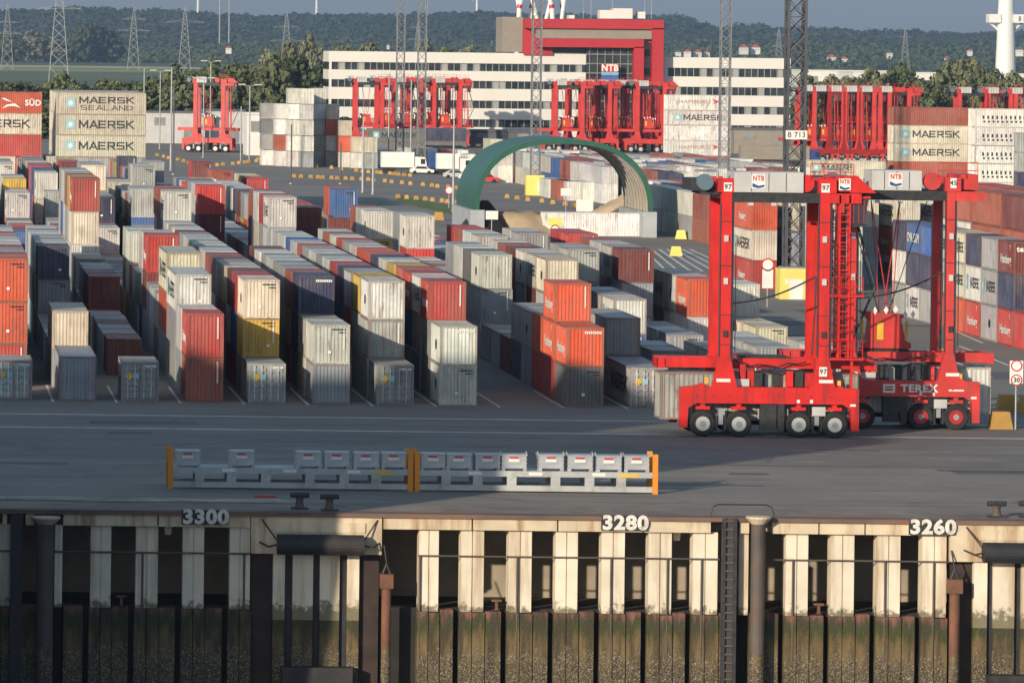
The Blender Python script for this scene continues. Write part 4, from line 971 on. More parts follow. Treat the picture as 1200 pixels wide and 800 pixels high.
    if number:
        plate(e, number, c0+.1, -.045, 14.95); plate(e, number, c1+.05, -.045, 14.95); plate(e, number, c1+.05, .016, 3.75, .48, .58)
    if terex:
        link('lettering', text_mesh('TEREX', WHITE, .035, 1.25), e, (7.1, -.012, 2.55), rot=FRONT, scale=(.60, .66, 1))
        q = MB().box(4.85, 5.6, -.012, -.002, 2.28, 2.82).build('company_mark', WHITE, e); MB().box(4.98, 5.47, -.02, -.0125, 2.42, 2.54).build('mark_bar', red, q); MB().box(4.98, 5.47, -.02, -.0125, 2.6, 2.7).build('mark_bar', red, q)
        MB().box(8.95, 9.9, -.012, -.002, 2.42, 2.52).build('white_label', WHITE, e)
    return e
mat_fan = mat('blue_grey_fan', (.10, .16, .20), .5, var=.2)
X1_, D1_ = gp(797, 513)[0], 312.0
X1_ = at(797, 480, D1_)[0]
c1_ = carrier('straddle_carrier', 'bright red carrier numbered 97 holding a white container, nearest the quay', (X1_, D1_, .006), number='97', head=False, spreader_z=3.98, box=(3.12, 7.35))
D2_ = 320.0
X2_ = at(1148, 480, D2_)[0] - 10.9
c2_ = carrier('straddle_carrier', 'faded red carrier lettered TEREX standing behind the carrier numbered 97', (X2_, D2_, .006), red=REDF, rim=RIMR, c0=2.6, c1=8.72, cw=.5, box=(4.0, 7.1), terex=True, spreader_z=4.0, xmax=10.6, mirror=True)
plate(c2_, '45', 8.9, -.06, 15.1, .38, .62)
def held(X, D, c, label, lg):
    p = put_c(X, D, .95, 12.19, 2.9, c, -math.pi/2, lg, label, False, 0, None, 'containers held by the carriers')
    make_container(p, 1)
held(X1_-1.05, D1_+3.67, 'G', 'weathered grey container held low inside the carrier numbered 97', ())
held(X2_-.35, D2_+3.67, 'W', 'white and grey container held inside the carrier lettered TEREX', ('RMAERSK',))
# parked carriers in the distance
far0 = None
def far_carrier(px_, base_y, label, rz=0, group='parked red straddle carriers', D=None):
    global far0
    X, Dd = gp(px_, base_y)
    if D: Dd = D; X = at(px_, base_y, D)[0]
    if far0 is None:
        far0 = carrier('straddle_carrier', label, (X, Dd, 0), rz, red=REDF, rim=RIMW, detail=False, box=(3.1, 5.2), spreader_z=4.5, group=group, cw=.85); o = far0
    else:
        o = copy_tree(far0); o.location = (X, Dd, 0); o.rotation_euler = (0, 0, rz); tag(o, label, 'straddle carrier', group)
    return o
far_carrier(213, 178, 'single red carrier standing on the road before the trees', -.22, None)
base = {0: ('first', 'left'), 1: ('middle', 'middle'), 2: ('right', 'right')}
for px_, y_, lab in ((402, 173, 'leftmost'), (428, 171, 'second'), (448, 172, 'third'), (466, 171, 'fourth'), (481, 170, 'fifth'), (494, 173, 'rightmost')):
    far_carrier(px_, y_, lab + ' red carrier from left in the parked group by the white mast pair')
for px_, y_, lab in ((636, 178, 'leftmost'), (652, 177, 'second'), (668, 178, 'third'), (686, 177, 'fourth'), (706, 178, 'fifth'), (719, 176, 'sixth'), (732, 179, 'rightmost')):
    far_carrier(px_, y_, lab + ' red carrier from left in the parked group before the red office tower')
for px_, y_, lab in ((922, 188, 'leftmost'), (938, 187, 'second'), (956, 188, 'third'), (974, 187, 'fourth'), (992, 188, 'fifth'), (1015, 187, 'rightmost')):
    far_carrier(px_, y_, lab + ' red carrier from left in the parked group right of the lettered mast', D=1060)
for px_, y_, lab in ((1108, 188, 'left'), (1140, 188, 'middle'), (1168, 188, 'right')):
    far_carrier(px_, y_, lab + ' red carrier of the three behind the right white stack', D=1060)
# ---------------------------------------------------------------- lattice masts
MASTM = mat('grey_mast_steel', (.20, .215, .225), .6, .3, var=.15)
MASTD = mat('dark_mast_steel', (.085, .09, .10), .6, .3, var=.15)
def mast(px_, base_y, w, h, label, m=MASTM, D=None, z0=0, block=None, r=.08):
    X, Dd = gp(px_, base_y)
    if D: Dd = D; X = at(px_, base_y, D)[0]
    e = tag(empty('lattice_mast', (X, Dd, 0)), label, 'mast', 'lattice light masts')
    a = w/2
    for sx in (-1, 1):
        for sy in (-1, 1): MB().box(sx*a-r, sx*a+r, sy*a-r, sy*a+r, z0, h).build('leg', m, e)
    b = MB(); z = z0; st = w*1.05; k = 0
    while z < h - st:
        for (p, q) in (((-a, -a), (a, -a)), ((-a, a), (a, a)), ((-a, -a), (-a, a)), ((a, -a), (a, a))):
            b.tube((p[0], p[1], z), (q[0], q[1], z+st), r*.5, 4); b.tube((q[0], q[1], z), (p[0], p[1], z+st), r*.5, 4)
            if k % 2 == 0: b.tube((p[0], p[1], z), (q[0], q[1], z), r*.5, 4)
        z += st; k += 1
    o = b.build('lattice_bracing', m, e); o['kind'] = 'stuff'
    return e, X, Dd
e, X, D = mast(929, 350, 1.62, 60, 'dark lattice mast lettered B 713 on a yellow block', MASTD, z0=2.9, r=.13)
MB().box(-1.45, 1.45, -1.3, 1.3, 0, 2.9).build('yellow_base', LEMON, e)
MB().box(-.55, .75, -1.33, -1.302, 0, 1.9).build('white_door', WHITE, e); MB().box(-.95, -.6, -1.33, -1.302, 1.45, 1.9).build('white_notice', WHITE, e)
MB().box(-1.2, 1.2, -1.2, 1.2, 2.902, 3.05).build('base_plate', STEEL, e)
zs = at(929, 158, D)[1]
pl = MB().box(-1.02, 1.02, -1.0, -.96, zs-.42, zs+.42).build('sign_plate', WHITE, e)
link('lettering', text_mesh('B 713', INK, .01, .95), pl, (0, -1.01, zs), rot=FRONT, scale=(.72, .72, 1))
e, X, D = mast(627, 229, 1.4, 60, 'grey lattice mast with yellow block seen through the green shelter')
MB().box(-1.5, 1.3, -1.2, 1.0, 0, 3.2).build('yellow_base', LEMON, e); MB().box(.2, .9, -1.23, -1.202, .6, 2.0).build('white_notice', WHITE, e)
mast(848, 240, 1.45, 62, 'grey lattice mast in front of the white office right wing')
mast(468, 192, 1.5, 75, 'slim grey lattice mast, left of the pair by the parked carriers')
mast(493, 196, 1.5, 75, 'slim grey lattice mast, right of the pair by the parked carriers')
# ---------------------------------------------------------------- green shelter over salt and sand
GRN = mat('green_tarpaulin', (.032, .112, .085), .5, var=.14, scale=.15, bump=.15, bscale=.8)
TAN = mat('beige_lining', (.48, .40, .29), .8, var=.12, scale=.3)
GREYW = mat('grey_container_wall', (.36, .39, .42), .7, var=.1)
AD, AL = 637.0, 21.6
xl, xr = at(556, 250, AD)[0], at(765, 250, AD)[0]; zb = 3.2; zt = at(655, 163, AD)[1]
sh = tag(empty('arched_shelter', ((xl+xr)/2, AD, 0)), 'green arched tarpaulin shelter with beige lining standing on grey containers', 'shelter')
hw = (xr-xl)/2; prof = []
for i in range(29):
    t = math.pi*i/28; prof.append((-hw*math.copysign(abs(math.cos(t))**.82, math.cos(t)), zb + (zt-zb)*math.sin(t)**.86))
def shell(off, y0, y1, flip):
    pr = [(x*(1-off/hw), zb + (z-zb)*(1-off/(zt-zb))) for x, z in prof]
    vs = [(x, y0, z) for x, z in pr] + [(x, y1, z) for x, z in pr]; n = len(pr)
    return MB().add(vs, [(i, i+1, i+1+n, i+n) if flip else (i, i+n, i+1+n, i+1) for i in range(n-1)])
shell(0, 0, AL, False).build('outer_skin', GRN, sh); shell(.5, .02, AL-.02, True).build('inner_lining', TAN, sh)
def lip(y):
    a = prof; b = [(x*(1-.6/hw), zb+(z-zb)*(1-.6/(zt-zb))) for x, z in prof]; n = len(a)
    return MB().add([(x, y, z) for x, z in a] + [(x, y, z) for x, z in b] + [(x, y+.25, z) for x, z in b], [(i, i+1, i+1+n, i+n) for i in range(n-1)] + [(i+n, i+1+n, i+1+2*n, i+2*n) for i in range(n-1)])
lip(-.03).build('front_edge', mat('green_edge', (.02, .10, .065), .45, var=.1), sh)
lip(AL-.2).build('rear_edge', GRN, sh)
for k in range(1, 8):
    y = AL*k/8; b = MB()
    pr = [(x*(1-.62/hw), zb+(z-zb)*(1-.62/(zt-zb))) for x, z in prof]
    for p, q in zip(pr[:-1], pr[1:]): b.tube((p[0], y, p[1]), (q[0], y, q[1]), .09, 4)
    b.build('arch_rib', STEEL, sh)
b = MB()
for s in (-1, 1):
    MB().box(s*hw-.5 if s < 0 else hw-1.25, -hw+1.25 if s < 0 else hw+.5, -.1, AL+.1, 0, zb-.02).build('side_footing', GREYW, sh)
# heaps
def heap(px_, y_, rx_, ry_, h_, m, label, nm):
    X, D = gp(px_, y_); v = []; f = []; n = 26
    for i in range(n):
        for j in range(n):
            u, w_ = i/(n-1)*2-1, j/(n-1)*2-1; r_ = math.hypot(u, w_)
            z = h_*(math.cos(min(1, r_)*math.pi)*.5+.5)**.8*(1+.22*math.sin(u*5+px_)*math.cos(w_*4.3)+.05*R.uniform(-1, 1)) if r_ < 1 else 0
            v.append((u*rx_, w_*ry_, z - .05)); 
    for i in range(n-1):
        for j in range(n-1): f.append((i*n+j, (i+1)*n+j, (i+1)*n+j+1, i*n+j+1))
    o = MB().add(v, f).build(nm, m, None, (X, D+ry_*.6, 0)); o.data.polygons.foreach_set('use_smooth', [True]*len(f)); tag(o, label, 'heap')
SAND = mat('sand', (.50, .38, .25), .95, var=.2, scale=.3, bump=.5, bscale=1.5)
TARP = mat('black_tarp', (.02, .02, .022), .5, var=.3, bump=.6, bscale=1.0)
heap(608, 276, 6.8, 7, 3.6, SAND, 'brown sand heap under the green shelter', 'sand_heap')
heap(574, 276, 5.0, 6, 3.7, TARP, 'black tarpaulin covered heap under the green shelter', 'covered_heap')
heap(735, 262, 6.5, 7, 3.9, SAND, 'low pale sand heap behind the long white container', 'sand_heap')
# barrier blocks along the roads
BL = MB().prism([(0, 0), (1.25, 0), (1.12, .55), (1.05, .95), (.2, .95), (.13, .55)], 0, .65).mesh('barrier_block', mat('ochre_block_paint', (.48, .28, .07), .7, var=.2, dirt=(.25, .18, .1), damt=.6))
BL2 = MB().prism([(0, 0), (1.25, 0), (1.12, .55), (1.05, .95), (.2, .95), (.13, .55)], 0, .65).mesh('barrier_block', LEMON)
def blocks(pts, n, where, me=BL, single=False):
    for i in range(n):
        t = i/max(1, n-1)*(len(pts)-1); k = min(int(t), len(pts)-2) if len(pts) > 1 else 0; u = t-k
        x, y = (pts[k][0]*(1-u)+pts[k+1][0]*u, pts[k][1]*(1-u)+pts[k+1][1]*u) if len(pts) > 1 else pts[0]
        X, D = gp(x + R.uniform(-3, 3)*(not single), y)
        o = link('barrier_block', me, None, (X, D, .002), R.uniform(-.3, .3), scale=(.62, .62, .62) if n > 1 else (1.15, 1.15, 1.15))
        tag(o, where if n == 1 else '%s from left of the %s' % (ORD[i], where), 'barrier', where if n > 1 else None)
blocks([(466, 232), (540, 240)], 9, 'yellow road blocks along the grass verge')
blocks([(345, 208), (430, 212), (545, 223)], 22, 'orange road blocks on the middle road line')
blocks([(300, 188), (420, 202), (480, 207)], 18, 'orange road blocks before the mixed container heap', )
blocks([(590, 232), (700, 246)], 9, 'yellow road blocks seen through the shelter')
blocks([(180, 183), (240, 196), (300, 190)], 16, 'yellow road blocks round the curve by the far carrier')
blocks([(785, 300)], 1, 'pale yellow block on the hatching, nearer one', LEMON and BL2, True); blocks([(791, 280)], 1, 'pale yellow block on the hatching, farther one', BL2, True)
blocks([(792, 256)], 1, 'pale yellow block beside the boxes right of the shelter', BL2, True)
blocks([(1162, 503)], 1, 'big yellow block at the lane edge near the right carrier', BL, True)
blocks([(1170, 482)], 1, 'big yellow block behind, left of the speed sign', BL, True); blocks([(1196, 484)], 1, 'big yellow block cut by the right edge', BL, True); blocks([(1090, 425)], 1, 'yellow block behind the faded carrier', BL, True)
blocks([(508, 258)], 1, 'single yellow block left of the shelter footing', BL, True)
# signs
def sign(px_, y_, h_, parts, label):
    X, D = gp(px_, y_); e = tag(empty('road_sign', (X, D, 0)), label, 'sign')
    MB().tube((0, 0, 0), (0, 0, h_), .06, 8).build('post', STEEL, e)
    for kind, z, s in parts:
        if kind == 'round':
            q = MB().lathe([(s, 0), (s, .03), (.01, .03)], -.10, 0, z, 20).build('round_sign', SIGNR, e); MB().lathe([(s*.78, 0), (s*.78, .01), (.01, .01)], -.115, 0, z, 20).build('white_face', WHITE, q)
        if kind == '30':
            q = MB().lathe([(s, 0), (s, .03), (.01, .03)], -.10, 0, z, 20).build('round_sign', SIGNR, e); MB().lathe([(s*.8, 0), (s*.8, .01), (.01, .01)], -.115, 0, z, 20).build('white_face', WHITE, q)
            link('number', text_mesh('30', INK, .03), q, (0, -.13, z), rot=FRONT, scale=(s*1.15, s*1.2, 1))
        if kind == 'rect': MB().box(-s, s, -.1, -.07, z-s*.7, z+s*.7).build('sign_plate', WHITE, e)
        if kind == 'tall': MB().box(-s, s, -.1, -.07, z-s*1.7, z+s*1.7).build('sign_plate', WHITE, e)
        if kind == 'lemon': MB().box(-s, s, -.1, -.07, z-s*.6, z+s*.6).build('yellow_plate', LEMON, e)
sign(1190, 503, 4.3, (('tall', 3.6, .42),), 'white post sign with red ring and speed limit 30 at right')
s_ = [o for o in bpy.data.objects if o.get('label', '').startswith('white post sign')][0]
for z, t in ((4.0, ''), (3.1, '30')):
    q = MB().lathe([(.36, 0), (.36, .03), (.01, .03)], -.14, 0, z, 20).build('round_sign', SIGNR, s_); MB().lathe([(.28, 0), (.28, .01), (.01, .01)], -.155, 0, z, 20).build('white_face', WHITE, q)
    if t: link('number', text_mesh(t, INK, .03), q, (0, -.17, z), rot=FRONT, scale=(.38, .4, 1))
sign(663, 249, 3.4, (('rect', 2.9, .75),), 'grey round-headed road sign seen through the shelter')
sign(685, 251, 1.6, (('rect', 1.2, 1.2),), 'low white notice board seen through the shelter')
sign(576, 281, 3.4, (('rect', 3.0, .75),), 'white square sign on a red post before the black heap')
sign(899, 360, 4.2, (('round', 3.9, .6), ('tall', 2.6, .5)), 'red ringed sign over a white plate left of the yellow mast base')
sign(650, 302, 4.4, (('lemon', 4.0, .8), ('round', 3.2, .5), ('tall', 1.9, .5)), 'yellow plate sign over white notice before the long white container')
sign(526, 244, 3.2, (('round', 2.6, .6),), 'red ringed sign left of the green shelter')
# lamp and camera poles in the yard
for i, (px_, y_, ht, two, lab) in enumerate(((203, 205, 16, 0, 'dark pole by the curve left of the far carrier'), (200, 200, 19, 0, 'grey wooden pole left of the far carrier'), (341, 216, 10, 0, 'dark pole left before the mixed heap'), (399, 216, 7, 0, 'thin dark pole before the mixed heap'),
        (425, 226, 12, 0, 'old wooden pole right of the mixed heap'), (437, 228, 9, 0, 'thin grey pole right of the wooden one'), (531, 248, 13, 0, 'old wooden pole at the left flank of the shelter'),
        (292, 190, 15, 1, 'twin arm street lamp right of the far carrier'), (238, 185, 16, 1, 'twin arm street lamp before the far carrier'), (187, 175, 17, 1, 'twin arm street lamp left of the far carrier'), (246, 170, 19, 1, 'twin arm street lamp behind the far carrier'), (168, 180, 18, 0, 'white pole right of the tall side-on stack'), (282, 190, 11, 0, 'white and red barrier pole by the white hall'), (455, 195, 18, 0, 'thin pole before the parked carriers'), (481, 198, 17, 0, 'thin pole between the mast pair'))):
    X, D = gp(px_, y_); e = tag(empty('lamp_post' if two else 'yard_pole', (X, D, 0)), lab, 'pole')
    MB().tube((0, 0, 0), (0, 0, ht), .22 if 'wooden' in lab else .14, 8, .12).build('shaft', STEEL if 'dark' not in lab else MASTD, e)
    MB().lathe([(.3, 0), (.3, .25), (.16, .3)], 0, 0, 0, 10, 'z').build('foot', STEEL, e)
    if two:
        for s in (-1, 1): MB().tube((0, 0, ht), (s*1.6, 0, ht+.3), .08, 6).build('arm', STEEL, e); MB().box(s*1.6-.7, s*1.6+.7, -.3, .3, ht+.2, ht+.42).build('lamp_head', LGREY, e)
# ---------------------------------------------------------------- office building
BD = 1235.0
CREAM = mat('pale_facade', (.66, .645, .60), .7, var=.05, scale=.1); REDW = mat('red_facade', (.42, .022, .03), .6, var=.08, scale=.1); BEI = mat('beige_facade', (.26, .23, .19), .7, var=.08)
FRAME = mat('window_frame_grey', (.22, .23, .23), .6); BLIND = mat('window_blind', (.30, .31, .30), .7, var=.1)
OGL = mat('office_glass', (.035, .045, .05), .15, var=.5, scale=.5)
bld = tag(empty('office_building', (at(385, 150, BD)[0], BD, 0)), 'white office building with window bands and a red framed glass tower', 'building')
BX = bld.location.x
def bx_(px_, y_): X, Z = at(px_, y_, BD); return X-BX, Z
def wing(pa, pb, ytop, bands, skip):
    x0, zt_ = bx_(pa, ytop); x1 = bx_(pb, ytop)[0]
    prev = zt_
    MB().box(x0, x1, .6, 16, 0, zt_-.3).build('core', OGL, bld)
    zs_ = []
    for (ya, yb) in bands:
        za, zb_ = bx_(pa, ya)[1], bx_(pa, yb)[1]; zs_.append((za, zb_))
    for (za, zb_) in zs_ + [(-.2, -.5)]:
        MB().box(x0-.15, x1+.15, 0, 16.2, max(0, za), prev).build('facade_band', CREAM, bld); prev = zb_
    for j, (za, zb_) in enumerate(zs_):
        xs = x0 + (1.6 if skip else .6); n = int((x1-xs-.6)/1.55)
        pier = MB().box(0, .22, .35, .62, zb_+.02, za-.02).mesh('window_pier', FRAME); pane = MB().box(.22, 1.55, .48, .56, zb_+.02, za-.02).mesh('blind', BLIND)
        for i in range(n):
            link('window_pier', pier, bld, (xs+i*1.55, 0, 0))
            if R.random() < .22: link('blind', pane, bld, (xs+i*1.55, 0, 0))
        MB().box(x0, xs, .02, .6, zb_+.01, za-.01).build('corner_pier', CREAM, bld)
wing(386, 686, 60, ((72.5, 81.5), (93, 102), (116, 125), (138, 147)), False)
wing(775, 926, 67, ((79.5, 89.5), (101.5, 111), (124, 133), (146, 155)), True)
def tb(nm, pa, pb, ya, yb, y0, y1, m):
    xa, za = bx_(pa, ya); xb, zb_ = bx_(pb, yb); xb = bx_(pb, ya)[0]; zb_ = bx_(pa, yb)[1]
    return MB().box(xa, xb, y0, y1, max(0, zb_), za).build(nm, m, bld)
tb('beige_block', 589, 613, 20, 61, .4, 14, BEI); tb('red_pier', 613.2, 627, 33.4, 61, .3, 12, REDW); tb('red_top_band', 613.2, 775, 22, 33, -4, 12, REDW)
tb('beige_inset', 627.2, 761.8, 33.4, 44.6, -3, 12, BEI); tb('red_pier', 762, 775, 33.4, 240, -4, 12, REDW); tb('red_inner_band', 627.2, 752, 45, 55, -4, 12, REDW); tb('red_inner_pier', 740.5, 752, 55.2, 240, -4, 12, REDW); tb('red_stub', 613.2, 647, 33.4 and 55.2, 64.5, -.8, -.2, REDW)
tb('glass_wall', 647.2, 686.2, 55.4, 62, .5, 10, OGL); tb('glass_wall', 686.6, 740.3, 55.4, 170, -1, 10, OGL); tb('grey_infill', 752.2, 761.8, 45, 170, -1, 10, FRAME)
for y_ in range(52, 168, 11):
    if y_ > 56: tb('window_rail', 686.5, 740, y_, y_+1.2, -1.2, -1.01, FRAME)
for p_ in range(690, 740, 9): tb('mullion', p_, p_+.9, 55.6, 170, -1.3, -1.21, FRAME)
for y_ in (58, 80, 95): tb('window', 753.5, 760.5, y_, y_+8, -1.15, -1.01, OGL)
q = tb('company_sign', 702, 722, 75, 85, -4.2, -4.05, SIGNR); q2 = tb('sign_lower_half', 702, 722, 85.2, 95, -4.2, -4.05, mat('sign_blue', (.03, .12, .36), .5)); q3 = tb('sign_wave', 702, 722, 84.6, 88, -4.25, -4.21, mat('sign_pale_blue', (.15, .45, .6), .5))
xs_, zs2 = bx_(712, 80); link('lettering', text_mesh('NTB', WHITE, .04), bld, (xs_, -4.3, zs2), rot=FRONT, scale=(2.0, 2.2, 1))
for (pa, pb, ya, yb) in ((704, 720, 12, 22), (720, 742, 10, 22), (749, 757, 14, 22), (668, 674, 18, 22)): tb('roof_plant', pa, pb, ya, yb, 1, 6, CREAM)
for p_ in (685, 694, 719, 757, 765): tb('roof_aerial', p_, p_+.7, -30, 22, 2, 2.3, STEEL)
RW = mat('red_band_paint', (.5, .03, .03), .5)
tw = tag(empty('red_white_pylon', (at(634, 20, BD+30)[0], BD+30, 0)), 'red and white tubular mast legs rising behind the red tower roof', 'mast')
TX = tw.location.x
for i, (pa, pb) in enumerate(((606, 616), (622, 634), (650, 638), (664, 656))):
    xa, za = at(pa, 24, BD+30); xb, zb_ = at(pb, -30, BD+30); f = .38
    xm, zm = xa+(xb-xa)*.26, za+(zb_-za)*.26; xn, zn = xa+(xb-xa)*.34, za+(zb_-za)*.34
    lg = MB().tube((xa-TX + (xa-xb)*.45, i % 2*4, 0), (xm-TX, i % 2*4, zm), .6, 8).tube((xn-TX, i % 2*4, zn), (xb-TX, i % 2*4, zb_), .6, 8).build('leg', WHITE, tw)
    MB().tube((xm-TX, i % 2*4, zm), (xn-TX, i % 2*4, zn), .66, 8).build('red_band', RW, tw)
for (pa, pb) in ((616, 606), (634, 650), (638, 622), (656, 664)):
    xa, za = at(pa, 24, BD+30); xb, zb_ = at(pb, -12, BD+30); MB().tube((xa-TX, 2, za-6), (xb-TX, 2, zb_), .5, 8).build('brace', WHITE, tw)
# low halls and sheds behind the yard
SHED = mat('dark_shed_roof', (.10, .11, .125), .7, var=.12); HALLW = mat('white_hall', (.68, .67, .63), .7, var=.05)
def hall(pa, pb, ytop, ybase, dep, m, roof, label, D=None):
    X0, D0 = gp(pa, ybase)
    if D: D0 = D; X0 = at(pa, ybase, D)[0]
    X1 = at(pb, ybase, D0)[0]; zt_ = at(pa, ytop, D0)[1]
    e = tag(empty('industrial_hall', (X0, D0, 0)), label, 'hall'); L = X1-X0
    MB().box(0, L, 0, dep, 0, zt_-.4).build('wall', m, e); MB().box(-.3, L+.3, -.3, dep+.3, zt_-.395, zt_).build('roof', roof, e)
    n = max(2, int(L/9))
    for i in range(n): MB().box(L*(i+.3)/n, L*(i+.3)/n+2.6, -.06, -.002, .1 if i % 2 else zt_*.55, zt_*.8 if i % 2 == 0 else 3.2).build('gate' if i % 2 else 'window', FRAME, e)
hall(289, 320, 132, 182, 12, HALLW, HALLW, 'white flat hall right of the far carrier')
hall(544, 640, 152, 176, 10, SHED, SHED, 'dark flat shed between the parked carrier groups', D=1190)
hall(860, 935, 150, 186, 12, BEI, SHED, 'beige low shed under the office right wing', D=1150)
hall(1000, 1200, 84, 93, 40, HALLW, HALLW, 'long white hall right behind the trees', D=2300)
hall(945, 1060, 82, 93, 40, HALLW, HALLW, 'long white hall left behind the right trees', D=2350)
hall(170, 240, 130, 160, 10, LGREY, SHED, 'grey loading shed behind the far carrier', D=1190)
hall(232, 286, 128, 160, 10, LGREY, SHED, 'grey frame shed right behind the far carrier', D=1195)
# lorries
def lorry(px_, y_, cab, box_, label, L=7.5, rz=0):
    X, D = gp(px_, y_); e = tag(empty('lorry', (X, D, 0), rz), label, 'lorry')
    MB().box(0, L, 0, 2.5, 1.1, 3.9).build('cargo_box', box_, e)
    MB().prism([(L+.15, .6), (L+2.2, .6), (L+2.3, 1.7), (L+2.0, 3.0), (L+.15, 3.1)], .05, 2.45).build('cab', cab, e); MB().box(L+1.2, L+2.0, .03, .049, 1.75, 2.7).build('side_window', GLASS, e)
    MB().box(0, L+2, .3, 2.2, .7, 1.09).build('chassis', DARK, e)
    for x in (.9, 2.0, L+1.2):
        for y in (0, 2.1): MB().lathe([(.3, 0), (.5, .02), (.5, .33), (.3, .35)], y, x, .5, 12).build('wheel', RUBBER, e)
lorry(447, 203, WHITE, WHITE, 'white box lorry parked before the dark containers', 6); lorry(503, 204, MATS['dark_hull'], MATS['blue_logo_paint'], 'dark blue lorry parked left of the shelter', 5)
lorry(512, 205, WHITE, WHITE, 'white lorry parked close to the shelter', 4); lorry(868, 193, MATS['blue_logo_paint'], BEI, 'blue cab lorry on the rail road behind', 14, 0)
# small cars
def car(px_, y_, m, label):
    X, D = gp(px_, y_); e = tag(empty('parked_car', (X, D, 0)), label, 'car')
    MB().prism([(0, .3), (4.3, .3), (4.35, .8), (3.5, .95), (2.9, 1.45), (1.2, 1.48), (.35, 1.0), (0, .9)], 0, 1.75).build('body', m, e)
    MB().prism([(.75, 1.0), (3.3, .97), (2.8, 1.38), (1.25, 1.4)], -.01, -.002).build('side_window', GLASS, e)
    for x in (.8, 3.4):
        for y in (-.02, 1.55): MB().lathe([(.2, 0), (.33, .01), (.33, .2), (.2, .22)], y, x, .33, 12).build('wheel', RUBBER, e)
car(297, 176, SIGNR, 'small red car parked before the white hall'); car(481, 204, WHITE, 'small white car between the lorries'); car(556, 214, SIGNR, 'small red car just left of the shelter crown'); car(538, 211, WHITE, 'small white car near the red car left of the shelter'); lorry(585, 212, WHITE, LGREY, 'grey box lorry seen through the shelter', 5); car(520, 209, LGREY, 'small grey car before the white lorry')
# ---------------------------------------------------------------- trees
def leaf_mat(name, c, var=.45):
    return mat(name, c, .8, var=var, scale=.9)
LM = [leaf_mat('foliage_dark', (.058, .078, .03)), leaf_mat('foliage_mid', (.092, .112, .045)), leaf_mat('foliage_olive', (.135, .145, .07)), leaf_mat('foliage_pale', (.16, .165, .10))]
BARK = mat('bark', (.10, .08, .06), .9, var=.3)
def crown_mesh(i, m, nclump=95, nleaf=34, ls=.44):
    rr = random.Random(100+i); V = []; Fc = []
    for c in range(nclump):
        while True:
            p = Vector((rr.uniform(-1, 1), rr.uniform(-1, 1), rr.uniform(-1, 1)))
            if .30 < p.length < 1: break
        k = 1 - .35*max(0, p.z)
        p = Vector((p.x*k*5.0*(1+.15*math.sin(i+p.z*4)), p.y*k*5.0, p.z*4.9 + 5.1 + .8*math.sin(p.x*3+i)))
        cr = rr.uniform(.7, 1.35)
        for q in range(nleaf):
            d = Vector((rr.gauss(0, 1), rr.gauss(0, 1), rr.gauss(0, .8))); d = d.normalized()*cr*rr.uniform(.45, 1)
            o = p + d; a = Vector((rr.gauss(0, 1), rr.gauss(0, 1), rr.gauss(0, 1))).normalized(); b = (d.normalized() + a*.4).normalized()
            t = b.orthogonal().normalized()*ls*rr.uniform(.6, 1.3); u = b.cross(t).normalized()*ls*rr.uniform(.5, 1.1); s = len(V)
            V += [o-t, o-u*.8, o+t, o+u]; Fc.append((s, s+1, s+2, s+3))
    return MB().add(V, Fc).mesh('crown', m)
CROWNS = [crown_mesh(i, LM[i % 4]) for i in range(8)]
TRK = MB().tube((0, 0, -.5), (.1, .05, 3.5), .38, 8, .28).tube((.1, .05, 3.5), (-.1, .1, 7.5), .28, 8, .12)
for a in range(5): TRK.tube((.05, .05, 3+a*.5), (2.6*math.cos(a*1.3), 2.6*math.sin(a*1.3), 5.2+a*.7), .13, 6, .05)
TRK = TRK.mesh('trunk', BARK)
def tree(px_, ytop, D, ybase, wpx, kinds, label, group):
    X, zt_ = at(px_, ytop, D); h_ = max(3, zt_)
    e = tag(empty('tree', (X, D, 0), R.uniform(0, 6)), label, 'tree', group); sx = wpx*D/F/10.2
    link('crown', CROWNS[R.choice(kinds)], e, scale=(sx, sx, h_/10.4)); link('trunk', TRK, e, scale=(sx, sx, h_/10.4))
bl = [(0, 100), (22, 95), (45, 98), (66, 90), (88, 96), (108, 92), (128, 88), (150, 92), (172, 95), (192, 90), (212, 84), (232, 80), (252, 74), (270, 70), (288, 72), (306, 78), (324, 70), (343, 62), (360, 72), (378, 75)]
for i, (x, y) in enumerate(bl):
    tree(x, y + R.uniform(-2, 4), 1262 + R.uniform(-8, 30), 0, R.uniform(66, 84), (0, 1, 4, 5), '%s tree from left in the green belt left of the office' % ORD[i], 'trees of the left belt')
for i in range(14):
    tree(i*29 + R.uniform(-6, 6), 118 + R.uniform(-8, 8), 1225 + R.uniform(-5, 8), 0, R.uniform(60, 78), (0, 4, 0, 1), '%s low tree from left along the front of the left belt' % ORD[i], 'low trees of the left belt')
for i, (x, y) in enumerate(((340, 52), (362, 46), (378, 56), (320, 60), (402, 55), (430, 52), (500, 50), (545, 55), (525, 57))):
    tree(x, y, 1800 + 40*i, 0, R.uniform(40, 52), (2, 3, 6, 7), '%s pale tree from left rising behind the office left wing' % ORD[i], 'pale trees behind the office')
for i, (x, y) in enumerate(((945, 88), (965, 90), (985, 92), (1002, 88), (1025, 82), (1045, 75), (1062, 80), (1085, 90), (1102, 88), (1118, 72), (1142, 70), (1160, 78), (1178, 86), (1196, 92), (1130, 92), (1050, 98), (1010, 98), (1080, 100), (1160, 100))):
    tree(x, y, 1500 + R.uniform(-40, 60) + (30 if y > 90 else 0), 0, R.uniform(46, 64), (1, 2, 6, 5, 2), '%s tree in the belt right of the office' % ORD[i], 'trees of the right belt')
